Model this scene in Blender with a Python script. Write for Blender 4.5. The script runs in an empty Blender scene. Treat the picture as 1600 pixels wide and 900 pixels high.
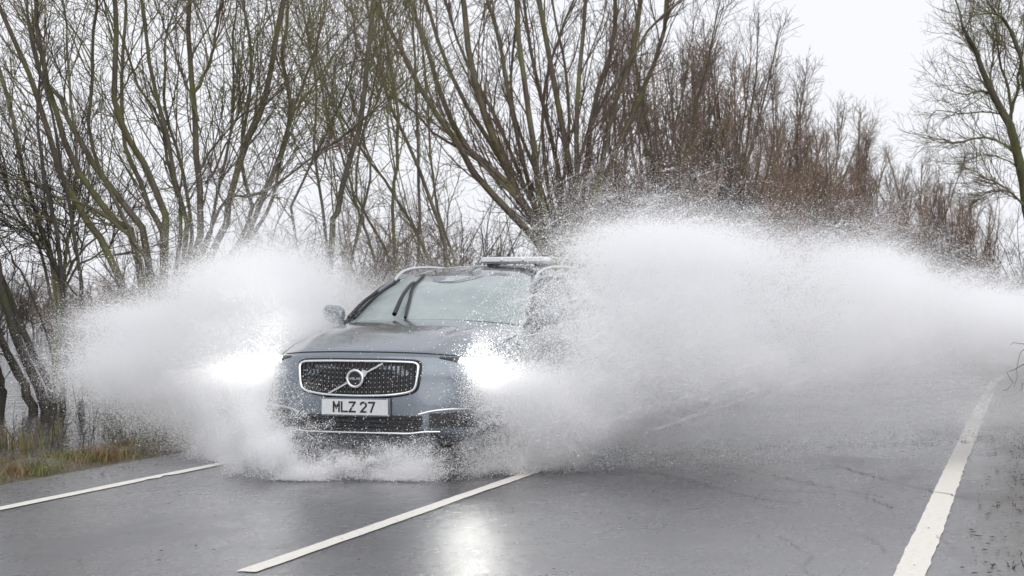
import bpy, bmesh, math, random
import numpy as np
from mathutils import Vector, Matrix

SC = bpy.context.scene
COL = SC.collection
RNG = np.random.default_rng(11)
random.seed(5)

# ---------------------------------------------------------------- camera, sky, light, exposure
F = 2650.0            # focal length in photo pixels (1600 wide)
H = 1.285             # camera height
YH = 469.0            # horizon row
TH = math.atan(803 / F)
CT, ST = math.cos(TH), math.sin(TH)

cd = bpy.data.cameras.new('camera')
cam = bpy.data.objects.new('camera', cd)
COL.objects.link(cam)
cam.location = (0, 0, H)
cam.rotation_euler = (math.pi / 2, 0, TH)
cd.sensor_width = 36
cd.lens = 36 * F / 1600
cd.shift_y = (YH - 450) / 1600
cd.clip_start = 0.1
cd.clip_end = 5000
cd.dof.use_dof = True
cd.dof.focus_distance = 12.6
cd.dof.aperture_fstop = 6.3
SC.camera = cam

SUN_EL, SUN_AZ = math.radians(40), math.radians(150)
w = bpy.data.worlds.new('World')
SC.world = w
w.use_nodes = True
nt = w.node_tree
bg = nt.nodes['Background']
sky = nt.nodes.new('ShaderNodeTexSky')
sky.sky_type = 'NISHITA'
sky.sun_disc = False
sky.sun_elevation = SUN_EL
sky.sun_rotation = SUN_AZ
sky.air_density = 1.0
sky.dust_density = 4.0
hs = nt.nodes.new('ShaderNodeHueSaturation')
hs.inputs['Saturation'].default_value = 0.15
nt.links.new(sky.outputs[0], hs.inputs['Color'])
mx = nt.nodes.new('ShaderNodeMix')
mx.data_type = 'RGBA'
mx.inputs['Factor'].default_value = 0.93           # thick even cloud cover
nt.links.new(hs.outputs[0], mx.inputs['A'])
mx.inputs['B'].default_value = (9.9, 10.05, 10.6, 1)
nt.links.new(mx.outputs['Result'], bg.inputs['Color'])
bg.inputs['Strength'].default_value = 0.1

sl = bpy.data.lights.new('sun', 'SUN')
sl.energy = 1.5
sl.angle = math.radians(85)
sl.color = (1, 0.97, 0.93)
so = bpy.data.objects.new('sun', sl)
COL.objects.link(so)
so.rotation_euler = (math.pi / 2 - SUN_EL, 0, math.pi - SUN_AZ)

SC.view_settings.view_transform = 'Standard'
SC.view_settings.look = 'None'
SC.view_settings.gamma = 1
SC.view_settings.exposure = 0.0
cy = SC.cycles
cy.max_bounces = 30
cy.diffuse_bounces = 28
cy.glossy_bounces = 3
cy.transmission_bounces = 4
cy.transparent_max_bounces = 12
cy.volume_bounces = 0
cy.caustics_reflective = False
cy.caustics_refractive = False
cy.sample_clamp_indirect = 6
cy.use_denoising = True
cy.denoiser = 'OPENIMAGEDENOISE'
cy.denoising_input_passes = 'RGB_ALBEDO_NORMAL'
cy.denoising_prefilter = 'ACCURATE'
cy.use_adaptive_sampling = False

# ---------------------------------------------------------------- helpers
def tag(o, label=None, cat=None, group=None, kind=None):
    if label: o['label'] = label
    if cat: o['category'] = cat
    if group: o['group'] = group
    if kind: o['kind'] = kind
    return o

def empty(name, loc=(0, 0, 0), rz=0.0):
    o = bpy.data.objects.new(name, None)
    COL.objects.link(o)
    o.location = loc
    o.rotation_euler = (0, 0, rz)
    o.empty_display_size = 0.3
    return o

def link(name, me, parent=None, mat=None):
    o = bpy.data.objects.new(name, me)
    COL.objects.link(o)
    if parent: o.parent = parent
    if mat and not me.materials: me.materials.append(mat)
    return o

def arr_mesh(name, V, Q, smooth=True):
    """V (n,3); Q (m,3|4) ints"""
    V = np.asarray(V, np.float32); Q = np.asarray(Q, np.int32)
    me = bpy.data.meshes.new(name)
    m, k = Q.shape
    me.vertices.add(len(V)); me.vertices.foreach_set('co', V.ravel())
    me.loops.add(m * k); me.loops.foreach_set('vertex_index', Q.ravel())
    me.polygons.add(m)
    me.polygons.foreach_set('loop_start', np.arange(0, m * k, k, dtype=np.int32))
    if smooth: me.polygons.foreach_set('use_smooth', np.ones(m, bool))
    me.update(calc_edges=True)
    return me

def bm_obj(name, bm, mat, parent=None, smooth=False):
    bmesh.ops.recalc_face_normals(bm, faces=bm.faces)
    me = bpy.data.meshes.new(name)
    bm.to_mesh(me); bm.free()
    if smooth:
        for p in me.polygons: p.use_smooth = True
    return link(name, me, parent, mat)

def catmull(pts, n):
    P = np.asarray(pts, float)
    k = len(P)
    t = np.linspace(0, k - 1, n)
    i = np.clip(t.astype(int), 0, k - 2)
    u = (t - i)[:, None]
    g = lambda j: P[np.clip(j, 0, k - 1)]
    p0, p1, p2, p3 = g(i - 1), g(i), g(i + 1), g(i + 2)
    p0 = np.where((i == 0)[:, None], 2 * p1 - p2, p0)
    p3 = np.where((i == k - 2)[:, None], 2 * p2 - p1, p3)
    return 0.5 * (2 * p1 + (p2 - p0) * u + (2 * p0 - 5 * p1 + 4 * p2 - p3) * u ** 2 + (3 * p1 - p0 - 3 * p2 + p3) * u ** 3)

def pix(px, py, Z):
    """world point seen at photo pixel (px,py) at camera depth Z"""
    xc = (px - 800) * Z / F
    return np.array([xc * CT - Z * ST, xc * ST + Z * CT, H + (YH - py) * Z / F])

def gpix(px, py):
    """point on the road plane seen at a photo pixel"""
    return pix(px, py, F * H / (py - YH))

def bend(y):
    y = np.asarray(y, float)
    q = np.clip((y - 14) / 50, 0, 1)
    return 0.27 * q * q * (3 - 2 * q) - 6.0e-4 * np.clip(y - 78, 0, 150) ** 2 - 0.18 * np.clip(y - 225, 0, None)

def norm(v):
    return v / np.maximum(np.linalg.norm(v, axis=-1, keepdims=True), 1e-9)

def tubes(P, R, S, closed=False):
    """P (N,K,3) R (N,K) -> verts, quads"""
    N, K, _ = P.shape
    T = np.empty_like(P)
    T[:, 1:-1] = P[:, 2:] - P[:, :-2]
    T[:, 0] = P[:, 1] - P[:, 0]
    T[:, -1] = P[:, -1] - P[:, -2]
    if closed:
        T[:, 0] = P[:, 1] - P[:, -2]; T[:, -1] = T[:, 0]
    T = norm(T)
    D = norm(P[:, -1] - P[:, 0])
    ref = np.where(np.abs(D[:, 2:3]) > 0.6, np.array([[0.93, 0.31, 0.1]]), np.array([[0.05, 0.1, 1.0]]))
    A = norm(np.cross(T, ref[:, None, :]))
    B = np.cross(T, A)
    a = np.arange(S) * 2 * np.pi / S
    V = P[:, :, None, :] + R[:, :, None, None] * (np.cos(a)[None, None, :, None] * A[:, :, None, :] + np.sin(a)[None, None, :, None] * B[:, :, None, :])
    n = np.arange(N)[:, None, None] * K * S
    k = np.arange(K - 1)[None, :, None] * S
    s = np.arange(S)[None, None, :]
    s2 = (s + 1) % S
    Q = np.stack([n + k + s, n + k + s2, n + k + S + s2, n + k + S + s], -1).reshape(-1, 4)
    return V.reshape(-1, 3), Q

def tube_mesh(name, sets):
    """sets: list of (P,R,S)"""
    Vs, Qs, o = [], [], 0
    for P, R, S in sets:
        if len(P) == 0: continue
        V, Q = tubes(np.asarray(P, float), np.asarray(R, float), S)
        Vs.append(V); Qs.append(Q + o); o += len(V)
    return arr_mesh(name, np.concatenate(Vs), np.concatenate(Qs))

def spawn(P, R, n, t0, t1, L0, L1, ang, up, wob, K, rr, rmax, rtip, taper=0.5, rng=RNG):
    """grow n children on each parent polyline"""
    N, KP, _ = P.shape
    idx = np.repeat(np.arange(N), n)
    M = len(idx)
    t = rng.uniform(t0, t1, M)
    f = t * (KP - 1)
    i = np.minimum(f.astype(int), KP - 2)
    u = (f - i)[:, None]
    A, B = P[idx, i], P[idx, i + 1]
    pos = A + (B - A) * u
    tan = norm(B - A)
    r0 = np.minimum((R[idx, i] * (1 - u[:, 0]) + R[idx, i + 1] * u[:, 0]) * rr, rmax)
    q = norm(np.cross(tan, rng.normal(size=(M, 3))))
    a = rng.uniform(ang[0], ang[1], M)[:, None]
    d = norm(tan * np.cos(a) + q * np.sin(a))
    L = rng.uniform(L0, L1, M) * (1 - taper * t)
    out = np.empty((M, K, 3)); out[:, 0] = pos
    for k in range(1, K):
        d = norm(d + rng.normal(size=(M, 3)) * wob + np.array([0, 0, up]))
        out[:, k] = out[:, k - 1] + d * (L / (K - 1))[:, None]
    rad = r0[:, None] + (np.minimum(rtip, r0)[:, None] - r0[:, None]) * np.linspace(0, 1, K)[None, :] ** 0.8
    return out, rad

# ---------------------------------------------------------------- materials
class NT:
    def __init__(s, name):
        s.m = bpy.data.materials.new(name); s.m.use_nodes = True
        s.t = s.m.node_tree; s.b = s.t.nodes['Principled BSDF']; s.out = s.t.nodes['Material Output']
    def n(s, typ, **kw):
        nd = s.t.nodes.new(typ)
        for k, v in kw.items():
            if k.startswith('i_'):
                key = k[2:].replace('_', ' ')
                nd.inputs[key].default_value = v
            else: setattr(nd, k, v)
        return nd
    def l(s, a, b): s.t.links.new(a, b)
    def noise(s, scale, detail=4, rough=0.6, coord='Object', vec=None, stretch=None):
        if vec is None:
            tc = s.n('ShaderNodeTexCoord'); vec = tc.outputs[coord]
        if stretch:
            mp = s.n('ShaderNodeMapping'); mp.inputs['Scale'].default_value = stretch
            s.l(vec, mp.inputs['Vector']); vec = mp.outputs[0]
        nz = s.n('ShaderNodeTexNoise'); nz.inputs['Scale'].default_value = scale
        nz.inputs['Detail'].default_value = detail; nz.inputs['Roughness'].default_value = rough
        s.l(vec, nz.inputs['Vector'])
        return nz.outputs['Fac']
    def ramp(s, fac, stops):
        r = s.n('ShaderNodeValToRGB'); e = r.color_ramp.elements
        while len(e) < len(stops): e.new(0.5)
        for el, (p, c) in zip(e, stops):
            el.position = p; el.color = (c if len(c) == 4 else (*c, 1)) if not isinstance(c, (int, float)) else (c, c, c, 1)
        s.l(fac, r.inputs[0]); return r.outputs[0]
    def bump(s, h, strength, dist):
        b = s.n('ShaderNodeBump'); b.inputs['Strength'].default_value = strength; b.inputs['Distance'].default_value = dist
        s.l(h, b.inputs['Height']); s.l(b.outputs[0], s.b.inputs['Normal']); return b
    def set(s, **kw):
        for k, v in kw.items(): s.b.inputs[k.replace('_', ' ')].default_value = v
        return s

def simple(name, col, rough=0.5, metal=0.0, noise=0.0, nscale=30, **kw):
    t = NT(name)
    t.set(Roughness=rough, Metallic=metal)
    t.b.inputs['Base Color'].default_value = (*col, 1)
    for k, v in kw.items(): t.b.inputs[k.replace('_', ' ')].default_value = v
    if noise:
        f = t.noise(nscale)
        c = t.ramp(f, [(0.3, tuple(x * (1 - noise) for x in col)), (0.7, tuple(min(1, x * (1 + noise)) for x in col))])
        t.l(c, t.b.inputs['Base Color'])
    return t.m

def bark(name, dark, light, moss, mossamt):
    t = NT(name); t.set(Roughness=0.75)
    f = t.noise(9, 5, 0.65, stretch=(1, 1, 0.25))
    c = t.ramp(f, [(0.3, dark), (0.7, light)])
    g = t.noise(1.3, 4, 0.6)
    g2 = t.ramp(g, [(0.62 - mossamt, 0.0), (0.72 - mossamt * 0.6, 1.0)])
    mix = t.n('ShaderNodeMix', data_type='RGBA')
    t.l(g2, mix.inputs['Factor']); t.l(c, mix.inputs['A']); mix.inputs['B'].default_value = (*moss, 1)
    t.l(mix.outputs['Result'], t.b.inputs['Base Color'])
    t.bump(t.noise(40, 4, 0.7, stretch=(1, 1, 0.2)), 0.6, 0.01)
    return t.m

M = {}
M['bark_moss'] = bark('bark_moss', (0.058, 0.048, 0.036), (0.185, 0.155, 0.115), (0.15, 0.148, 0.062), 0.15)
M['bark_dark'] = bark('bark_dark', (0.018, 0.015, 0.012), (0.06, 0.05, 0.04), (0.05, 0.055, 0.02), 0.1)
M['bark_grey'] = bark('bark_grey', (0.06, 0.052, 0.042), (0.15, 0.13, 0.10), (0.11, 0.115, 0.05), 0.15)
M['bark_green'] = bark('bark_green', (0.085, 0.078, 0.06), (0.20, 0.185, 0.14), (0.18, 0.185, 0.085), 0.2)
M['twig'] = bark('twig', (0.10, 0.072, 0.056), (0.22, 0.16, 0.128), (0.11, 0.10, 0.04), 0.1)
M['twig_green'] = bark('twig_green', (0.09, 0.07, 0.048), (0.20, 0.155, 0.11), (0.17, 0.17, 0.07), 0.2)
M['twig_red'] = bark('twig_red', (0.15, 0.102, 0.075), (0.31, 0.215, 0.16), (0.13, 0.10, 0.05), 0.03)
M['twig_dark'] = bark('twig_dark', (0.02, 0.016, 0.013), (0.06, 0.047, 0.037), (0.05, 0.05, 0.02), 0.05)
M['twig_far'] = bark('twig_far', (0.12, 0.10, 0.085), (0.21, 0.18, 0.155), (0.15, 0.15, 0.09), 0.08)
M['twig_straw'] = bark('twig_straw', (0.25, 0.15, 0.07), (0.42, 0.28, 0.14), (0.3, 0.22, 0.1), 0.05)

# wet asphalt
t = NT('wet_asphalt')
tc = t.n('ShaderNodeTexCoord')
co = tc.outputs['Object']
f1 = t.noise(1.1, 5, 0.6, vec=co)
f2 = t.noise(95, 3, 0.7, vec=co)
c1 = t.ramp(f1, [(0.3, (0.033, 0.033, 0.039)), (0.7, (0.064, 0.064, 0.074))])
c2 = t.ramp(f2, [(0.3, 0.45), (0.5, 1.0), (0.74, 1.7)])
mm = t.n('ShaderNodeMix', data_type='RGBA', blend_type='MULTIPLY'); mm.inputs['Factor'].default_value = 1
t.l(c1, mm.inputs['A']); t.l(c2, mm.inputs['B'])
sx = t.n('ShaderNodeSeparateXYZ'); t.l(co, sx.inputs[0])
ma = t.n('ShaderNodeMath', operation='MULTIPLY_ADD'); t.l(t.noise(2.3, 8, 0.75, vec=co, stretch=(1, .6, 1)), ma.inputs[0]); ma.inputs[1].default_value = 1.5; t.l(sx.outputs['X'], ma.inputs[2])
silt = t.ramp(ma.outputs[0], [(0.34, 0.0), (0.85, 0.9)])
sm_ = t.n('ShaderNodeMix', data_type='RGBA'); t.l(silt, sm_.inputs['Factor']); t.l(mm.outputs['Result'], sm_.inputs['A'])
t.l(t.ramp(t.noise(38, 6, 0.8, vec=co, stretch=(1, .5, 1)), [(0.35, (0.03, 0.026, 0.02)), (0.65, (0.15, 0.13, 0.10))]), sm_.inputs['B'])
t.l(sm_.outputs['Result'], t.b.inputs['Base Color'])
fr = t.noise(0.9, 7, 0.72, vec=co, stretch=(1, 0.45, 1))
rr = t.ramp(fr, [(0.36, 0.20), (0.62, 0.38)])
t.l(rr, t.b.inputs['Roughness'])
t.b.inputs['IOR'].default_value = 1.5
b1 = t.n('ShaderNodeBump'); b1.inputs['Strength'].default_value = 0.35; b1.inputs['Distance'].default_value = 0.004
t.l(t.noise(60, 4, 0.75, vec=co), b1.inputs['Height'])
b2 = t.n('ShaderNodeBump'); b2.inputs['Strength'].default_value = 0.30; b2.inputs['Distance'].default_value = 0.02
t.l(t.noise(14, 4, 0.65, vec=co, stretch=(1, 0.3, 1)), b2.inputs['Height'])
t.l(b1.outputs[0], b2.inputs['Normal']); t.l(b2.outputs[0], t.b.inputs['Normal'])
t.set(Coat_Weight=1.0, Coat_IOR=1.5)
t.l(t.ramp(fr, [(0.34, 0.12), (0.50, 0.24), (0.66, 0.40)]), t.b.inputs['Coat Roughness'])
cwt = t.ramp(silt, [(0.0, 1.0), (1.0, 0.25)]); t.l(cwt, t.b.inputs['Coat Weight'])
b3 = t.n('ShaderNodeBump'); b3.inputs['Strength'].default_value = 0.55; b3.inputs['Distance'].default_value = 0.005
t.l(t.noise(34, 6, 0.85, vec=co, stretch=(1, .35, 1)), b3.inputs['Height']); t.l(b3.outputs[0], t.b.inputs['Coat Normal'])
M['asphalt'] = t.m

t = NT('road_paint'); t.set(Roughness=0.4)
f = t.noise(28, 5, 0.7)
t.l(t.ramp(f, [(0.25, (0.46, 0.43, 0.38)), (0.45, (0.74, 0.71, 0.65)), (0.8, (0.82, 0.79, 0.73))]), t.b.inputs['Base Color'])
t.bump(t.noise(70, 3, 0.7), 0.5, 0.004)
M['paint'] = t.m

t = NT('wet_ground'); t.set(Roughness=0.45)
f = t.noise(1.7, 6, 0.7)
t.l(t.ramp(f, [(0.3, (0.045, 0.037, 0.026)), (0.55, (0.095, 0.078, 0.052)), (0.75, (0.07, 0.07, 0.035))]), t.b.inputs['Base Color'])
t.l(t.ramp(t.noise(2.6, 5, 0.7), [(0.4, 0.16), (0.6, 0.7)]), t.b.inputs['Roughness'])
t.bump(t.noise(14, 6, 0.75), 0.8, 0.05)
M['ground'] = t.m

t = NT('flood_water'); t.set(Roughness=0.04, IOR=1.33)
t.b.inputs['Base Color'].default_value = (0.045, 0.045, 0.042, 1)
b1 = t.bump(t.noise(2.4, 5, 0.65, stretch=(1, 0.55, 1)), 0.5, 0.09)
M['water'] = t.m

t = NT('grass'); t.set(Roughness=0.6)
f = t.noise(2.3, 4, 0.7)
t.l(t.ramp(f, [(0.36, (0.145, 0.08, 0.036)), (0.46, (0.19, 0.135, 0.065)), (0.55, (0.14, 0.15, 0.05)), (0.7, (0.09, 0.125, 0.04))]), t.b.inputs['Base Color'])
t.b.inputs['Subsurface Weight'].default_value = 0.0
M['grass'] = t.m

t = NT('car_paint')
f = t.noise(55, 3, 0.6)
t.l(t.ramp(f, [(0.3, (0.15, 0.177, 0.208)), (0.7, (0.185, 0.214, 0.246))]), t.b.inputs['Base Color'])
t.set(Metallic=0.6, Roughness=0.24, Coat_Weight=1.0, Coat_Roughness=0.03)
vor = t.n('ShaderNodeTexVoronoi'); vor.inputs['Scale'].default_value = 85
tcx = t.n('ShaderNodeTexCoord'); t.l(tcx.outputs['Object'], vor.inputs['Vector'])
dr = t.ramp(vor.outputs['Distance'], [(0.0, 1.0), (0.34, 0.0)])
bp = t.n('ShaderNodeBump'); bp.inputs['Strength'].default_value = 0.2; bp.inputs['Distance'].default_value = 0.003
t.l(dr, bp.inputs['Height']); t.l(bp.outputs[0], t.b.inputs['Coat Normal'])
M['car'] = t.m
M['black'] = simple('black_trim', (0.018, 0.018, 0.02), 0.45, noise=0.3)
M['gloss_black'] = simple('gloss_black', (0.012, 0.012, 0.014), 0.12, noise=0.2)
M['chrome'] = simple('chrome', (0.80, 0.81, 0.83), 0.16, 1.0, noise=0.05)
M['satin'] = simple('satin_metal', (0.72, 0.73, 0.75), 0.32, 1.0, noise=0.06)
M['rubber'] = simple('tyre_rubber', (0.02, 0.02, 0.021), 0.6, noise=0.3)
M['plate'] = simple('plate_white', (0.62, 0.63, 0.65), 0.35, noise=0.05)
M['plate_ink'] = simple('plate_ink', (0.012, 0.012, 0.014), 0.4, noise=0.2)
M['white_plastic'] = simple('white_plastic', (0.78, 0.79, 0.82), 0.25, noise=0.04)
M['red_lens'] = simple('red_lens', (0.35, 0.02, 0.02), 0.15, noise=0.1)
M['seat'] = simple('seat_cloth', (0.09, 0.09, 0.095), 0.8, noise=0.2)
M['stud'] = simple('road_stud', (0.6, 0.6, 0.6), 0.3, noise=0.1)
M['crack'] = simple('crack', (0.012, 0.012, 0.013), 0.35, noise=0.3)
M['litter'] = simple('leaf_litter', (0.03, 0.022, 0.015), 0.5, noise=0.5, nscale=8)

t = NT('misted_glass')                       # wet, fogged windscreen
f = t.noise(3.2, 5, 0.65)
t.l(t.ramp(f, [(0.3, (0.25, 0.295, 0.30)), (0.7, (0.36, 0.41, 0.41))]), t.b.inputs['Base Color'])
t.set(Roughness=0.07, IOR=1.5)
M['glass'] = t.m
t = NT('dark_glass')
f = t.noise(5, 4, 0.6)
t.l(t.ramp(f, [(0.3, (0.05, 0.06, 0.065)), (0.7, (0.12, 0.135, 0.14))]), t.b.inputs['Base Color'])
t.set(Roughness=0.08, IOR=1.5)
M['side_glass'] = t.m

def emit(name, col, s):
    t = NT(name); t.b.inputs['Base Color'].default_value = (0.8, 0.8, 0.8, 1)
    t.b.inputs['Emission Color'].default_value = (*col, 1); t.b.inputs['Emission Strength'].default_value = s
    f = t.noise(12)
    v = t.n('ShaderNodeMath', operation='MULTIPLY_ADD'); t.l(f, v.inputs[0]); v.inputs[1].default_value = s * 0.2; v.inputs[2].default_value = s * 0.9
    t.l(v.outputs[0], t.b.inputs['Emission Strength'])
    return t.m
M['lamp'] = emit('lamp_glow', (1.0, 0.99, 0.93), 260)

t = NT('spray_water')                        # droplets scatter light both ways
t.t.nodes.remove(t.b)
df = t.n('ShaderNodeBsdfDiffuse'); tr = t.n('ShaderNodeBsdfTranslucent'); ms = t.n('ShaderNodeMixShader')
for nd in (df, tr): nd.inputs['Color'].default_value = (0.985, 0.987, 0.995, 1)
ms.inputs[0].default_value = 0.45
t.l(df.outputs[0], ms.inputs[1]); t.l(tr.outputs[0], ms.inputs[2]); t.l(ms.outputs[0], t.out.inputs['Surface'])
M['spray'] = t.m

# ---------------------------------------------------------------- ground, road, water
XL, XC, XR = -6.07, -3.54, -0.52             # left line, centre line, right line
YS = np.concatenate([np.arange(-6, 60, 0.5), np.arange(60, 320, 4.0)])

def sheet(name, xs, ys, zf, mat, curve=True):
    X, Y = np.meshgrid(xs, ys)
    Z = zf(X, Y)
    V = np.stack([X + (bend(Y) if curve else 0), Y, Z], -1).reshape(-1, 3)
    nx, ny = len(xs), len(ys)
    i = np.arange(ny - 1)[:, None] * nx + np.arange(nx - 1)[None, :]
    Q = np.stack([i, i + 1, i + nx + 1, i + nx], -1).reshape(-1, 4)
    return link(name, arr_mesh(name, V, Q), None, mat)

def terrain(X, Y):
    z = np.full_like(X, -0.02)
    lump = 0.02 * np.sin(X * 3.1 + Y * 1.7) + 0.02 * np.sin(Y * 4.3 - X * 2.0)
    berm = np.exp(-((X + 7.35) / 0.22) ** 2) * (0.05 + lump * 1.5)
    z = z + berm
    z = np.where(X < -7.4, -0.02 - 0.45 * np.clip((-7.4 - X) / 1.2, 0, 1) + berm, z)
    z = np.where(X > 0.5, -0.03 + np.clip((X - 0.5) / 3, 0, 1) * 0.25 + lump * np.clip(X - .5, 0, 1), z)
    return z
xs = np.concatenate([np.linspace(-2500, -60, 8), np.linspace(-40, -9, 12), np.arange(-8.6, -6.5, 0.12), np.arange(-6.3, -0.5, 0.8), np.arange(-0.4, 1.6, 0.2), np.arange(1.7, 6, 0.3), np.linspace(7, 60, 10), np.linspace(100, 2500, 6)])
ys = np.concatenate([np.linspace(-40, -8, 5), np.arange(-6, 5, 0.25), np.arange(5, 26, 0.2), np.arange(26, 320, 4), np.linspace(340, 3000, 8)])
o = sheet('ground', xs, ys, terrain, M['ground'], curve=False)
tag(o, kind='structure')

def road_z(X, Y):
    return -0.006 + 0.0 * X
o = sheet('road', np.linspace(-6.85, 0.75, 21), YS, road_z, M['asphalt'])
tag(o, kind='structure')
# ragged crumbling right and left edge of the asphalt is covered by the ground's mud lip
o = sheet('flood_water', np.concatenate([np.linspace(-900, -40, 12), np.linspace(-38, -7.2, 24)]), np.concatenate([np.linspace(-20, 60, 30), np.linspace(64, 900, 30)]),
          lambda X, Y: np.full_like(X, -0.045), M['water'], curve=False)
tag(o, kind='structure')

def line_strip(name, x, wdt, y0, y1, rag=0.0, step=0.12):
    ys = np.arange(y0, y1 + step, step) if y1 < 70 else np.concatenate([np.arange(y0, 70, step), np.arange(70, y1, 2)])
    n = len(ys)
    e1 = RNG.normal(0, 0.002, n); e2 = RNG.normal(0, 0.002, n)
    if rag:
        k = np.convolve(RNG.normal(0, 1, n + 8), np.ones(5) / 5, 'same')[4:-4]
        e1 = e1 - np.clip(k - 0.15, 0, 1) * rag
        e2 = e2 - np.clip(np.roll(k, 17) - 0.3, 0, 1) * rag * 0.6
    V = np.concatenate([np.stack([x - wdt / 2 + -e2 + bend(ys), ys, np.full(n, -0.0015)], -1), np.stack([x + wdt / 2 + e1 + bend(ys), ys, np.full(n, -0.0015)], -1)])
    i = np.arange(n - 1)
    Q = np.stack([i, i + n, i + n + 1, i + 1], -1)
    o = link(name, arr_mesh(name, V, Q), None, M['paint'])
    return tag(o, kind='structure')
line_strip('edge_line', XL, 0.105, -3, 310, rag=0.16)
line_strip('edge_line', XR, 0.15, -3, 310, rag=0.015)
ydash = gpix(400, 893)[1]
y1 = gpix(945, 705.5)[1]
per = gpix(1030, 671)[1] - ydash
for k in range(0, 14):
    line_strip('centre_dash', XC, 0.105, ydash + k * per, ydash + k * per + (y1 - ydash), rag=0.01)

# road stud in the gap and worn paint dab
bm = bmesh.new()
p = gpix(993, 686)
bmesh.ops.create_cube(bm, size=1, matrix=Matrix.Translation((p[0], p[1], 0.002)) @ Matrix.Diagonal((0.10, 0.12, 0.012, 1)))
bmesh.ops.bevel(bm, geom=bm.edges[:], offset=0.003, segments=1)
tag(bm_obj('road_stud', bm, M['stud']), 'small pale reflective road stud in the gap between the white centre line dashes', 'road stud')

# cracks traced across the right lane, and leaf litter
def ribbon(pts, wd, n=60):
    P = catmull(pts, n)
    P[:, :2] += RNG.normal(0, 0.008, (n, 2))
    d = norm(np.gradient(P, axis=0)); nn = np.stack([-d[:, 1], d[:, 0], 0 * d[:, 0]], -1)
    ww = (wd * (0.4 + 0.8 * np.abs(np.sin(np.linspace(0, 9, n) + RNG.uniform(0, 9)) * RNG.uniform(0.4, 1, n))))[:, None]
    V = np.concatenate([P - nn * ww, P + nn * ww]); V[:, 2] = 0.0005
    i = np.arange(n - 1)
    return V, np.stack([i, i + n, i + n + 1, i + 1], -1)
cr = [[(1000, 712), (1100, 724), (1190, 738), (1290, 759), (1383, 775)],
      [(1150, 708), (1210, 719), (1300, 726), (1370, 745), (1450, 765), (1535, 783)],
      [(1000, 748), (1090, 757), (1180, 763), (1330, 772), (1395, 792)],
      [(1215, 835), (1240, 850), (1268, 868), (1253, 885), (1275, 898)],
      [(1460, 836), (1478, 846), (1495, 858)],
      [(880, 722), (960, 732), (1060, 745), (1160, 772), (1250, 786)],
      [(1349, 835), (1372, 848), (1384, 862)]]
Vs, Qs, off = [], [], 0
for c in cr:
    V, Q = ribbon([gpix(*q) for q in c], 0.0018 if len(c) in (3, 4) or c[0][1] > 820 else 0.0055)
    Vs.append(V); Qs.append(Q + off); off += len(V)
o = link('road_crack', arr_mesh('road_crack', np.concatenate(Vs), np.concatenate(Qs)), None, M['crack'])
tag(o, kind='structure')

def litter(n, xr, yr, size):
    x = RNG.uniform(*xr, n); y = RNG.uniform(*yr, n); a = RNG.uniform(0, 6.28, n); s = RNG.uniform(*size, n)
    base = np.array([(-1, 0, 0), (0, -.45, .25), (1, 0, 0.05), (0, .45, .3)])
    ca, sa = np.cos(a), np.sin(a)
    V = np.empty((n, 4, 3))
    for k in range(4):
        bx, by, bz = base[k]
        V[:, k, 0] = x + s * (bx * ca - by * sa); V[:, k, 1] = y + s * (bx * sa + by * ca); V[:, k, 2] = 0.002 + s * bz
    return V.reshape(-1, 3), np.arange(n * 4).reshape(n, 4)
V1, Q1 = litter(260, (-6.6, 0.4), (6, 16), (0.006, 0.016))
V2, Q2 = litter(1500, (-.3, 1.6), (5, 20), (0.005, 0.022))
V3, Q3 = litter(900, (-7.4, -6.4), (8, 16), (0.005, 0.015))
o = link('leaf_litter', arr_mesh('leaf_litter', np.concatenate([V1, V2, V3]), np.concatenate([Q1, Q2 + len(V1), Q3 + len(V1) + len(V2)]), False), None, M['litter'])
tag(o, 'scattered dark scraps of leaf and twig lying on the wet road', 'leaf litter', kind='stuff')

# ---------------------------------------------------------------- trees
def resample(pts, K=14):
    return catmull(pts, K)

def limbs_from_pixels(traces, Z, z_spread=0.5, K=14):
    """each trace: (points in photo pixels from base to tip, base width px, tip width px, depth offset at tip)"""
    P, R = [], []
    for tr in traces:
        pts, w0, w1 = tr[:3]
        dz = tr[3] if len(tr) > 3 else RNG.uniform(-z_spread, z_spread) * 2
        n = len(pts)
        q = [pix(px, py, Z + dz * (i / (n - 1)) ** 1.3) for i, (px, py) in enumerate(pts)]
        c = resample(q, K)
        c[1:-1] += RNG.normal(0, 0.012, (K - 2, 3))
        P.append(c)
        R.append(np.linspace(w0, w1, K) * 0.41 * Z / F)
    return np.array(P), np.array(R)

def extend_up(P, R, L, wob=0.10, up=0.05, K2=8):
    """continue limbs beyond the top of the photograph so that the tree is whole"""
    d = norm(P[:, -1] - P[:, -3])
    out = [P]
    cur = P[:, -1]
    N = len(P)
    Ls = RNG.uniform(0.7, 1.2, N) * L
    pts = []
    for k in range(K2):
        d = norm(d + RNG.normal(size=(N, 3)) * wob + np.array([0, 0, up]))
        cur = cur + d * (Ls / K2)[:, None]; pts.append(cur)
    rad = R[:, -1:] * np.linspace(0.92, 0.15, K2)[None, :]
    return np.concatenate([P, np.stack(pts, 1)], 1), np.concatenate([R, rad], 1)

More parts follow.
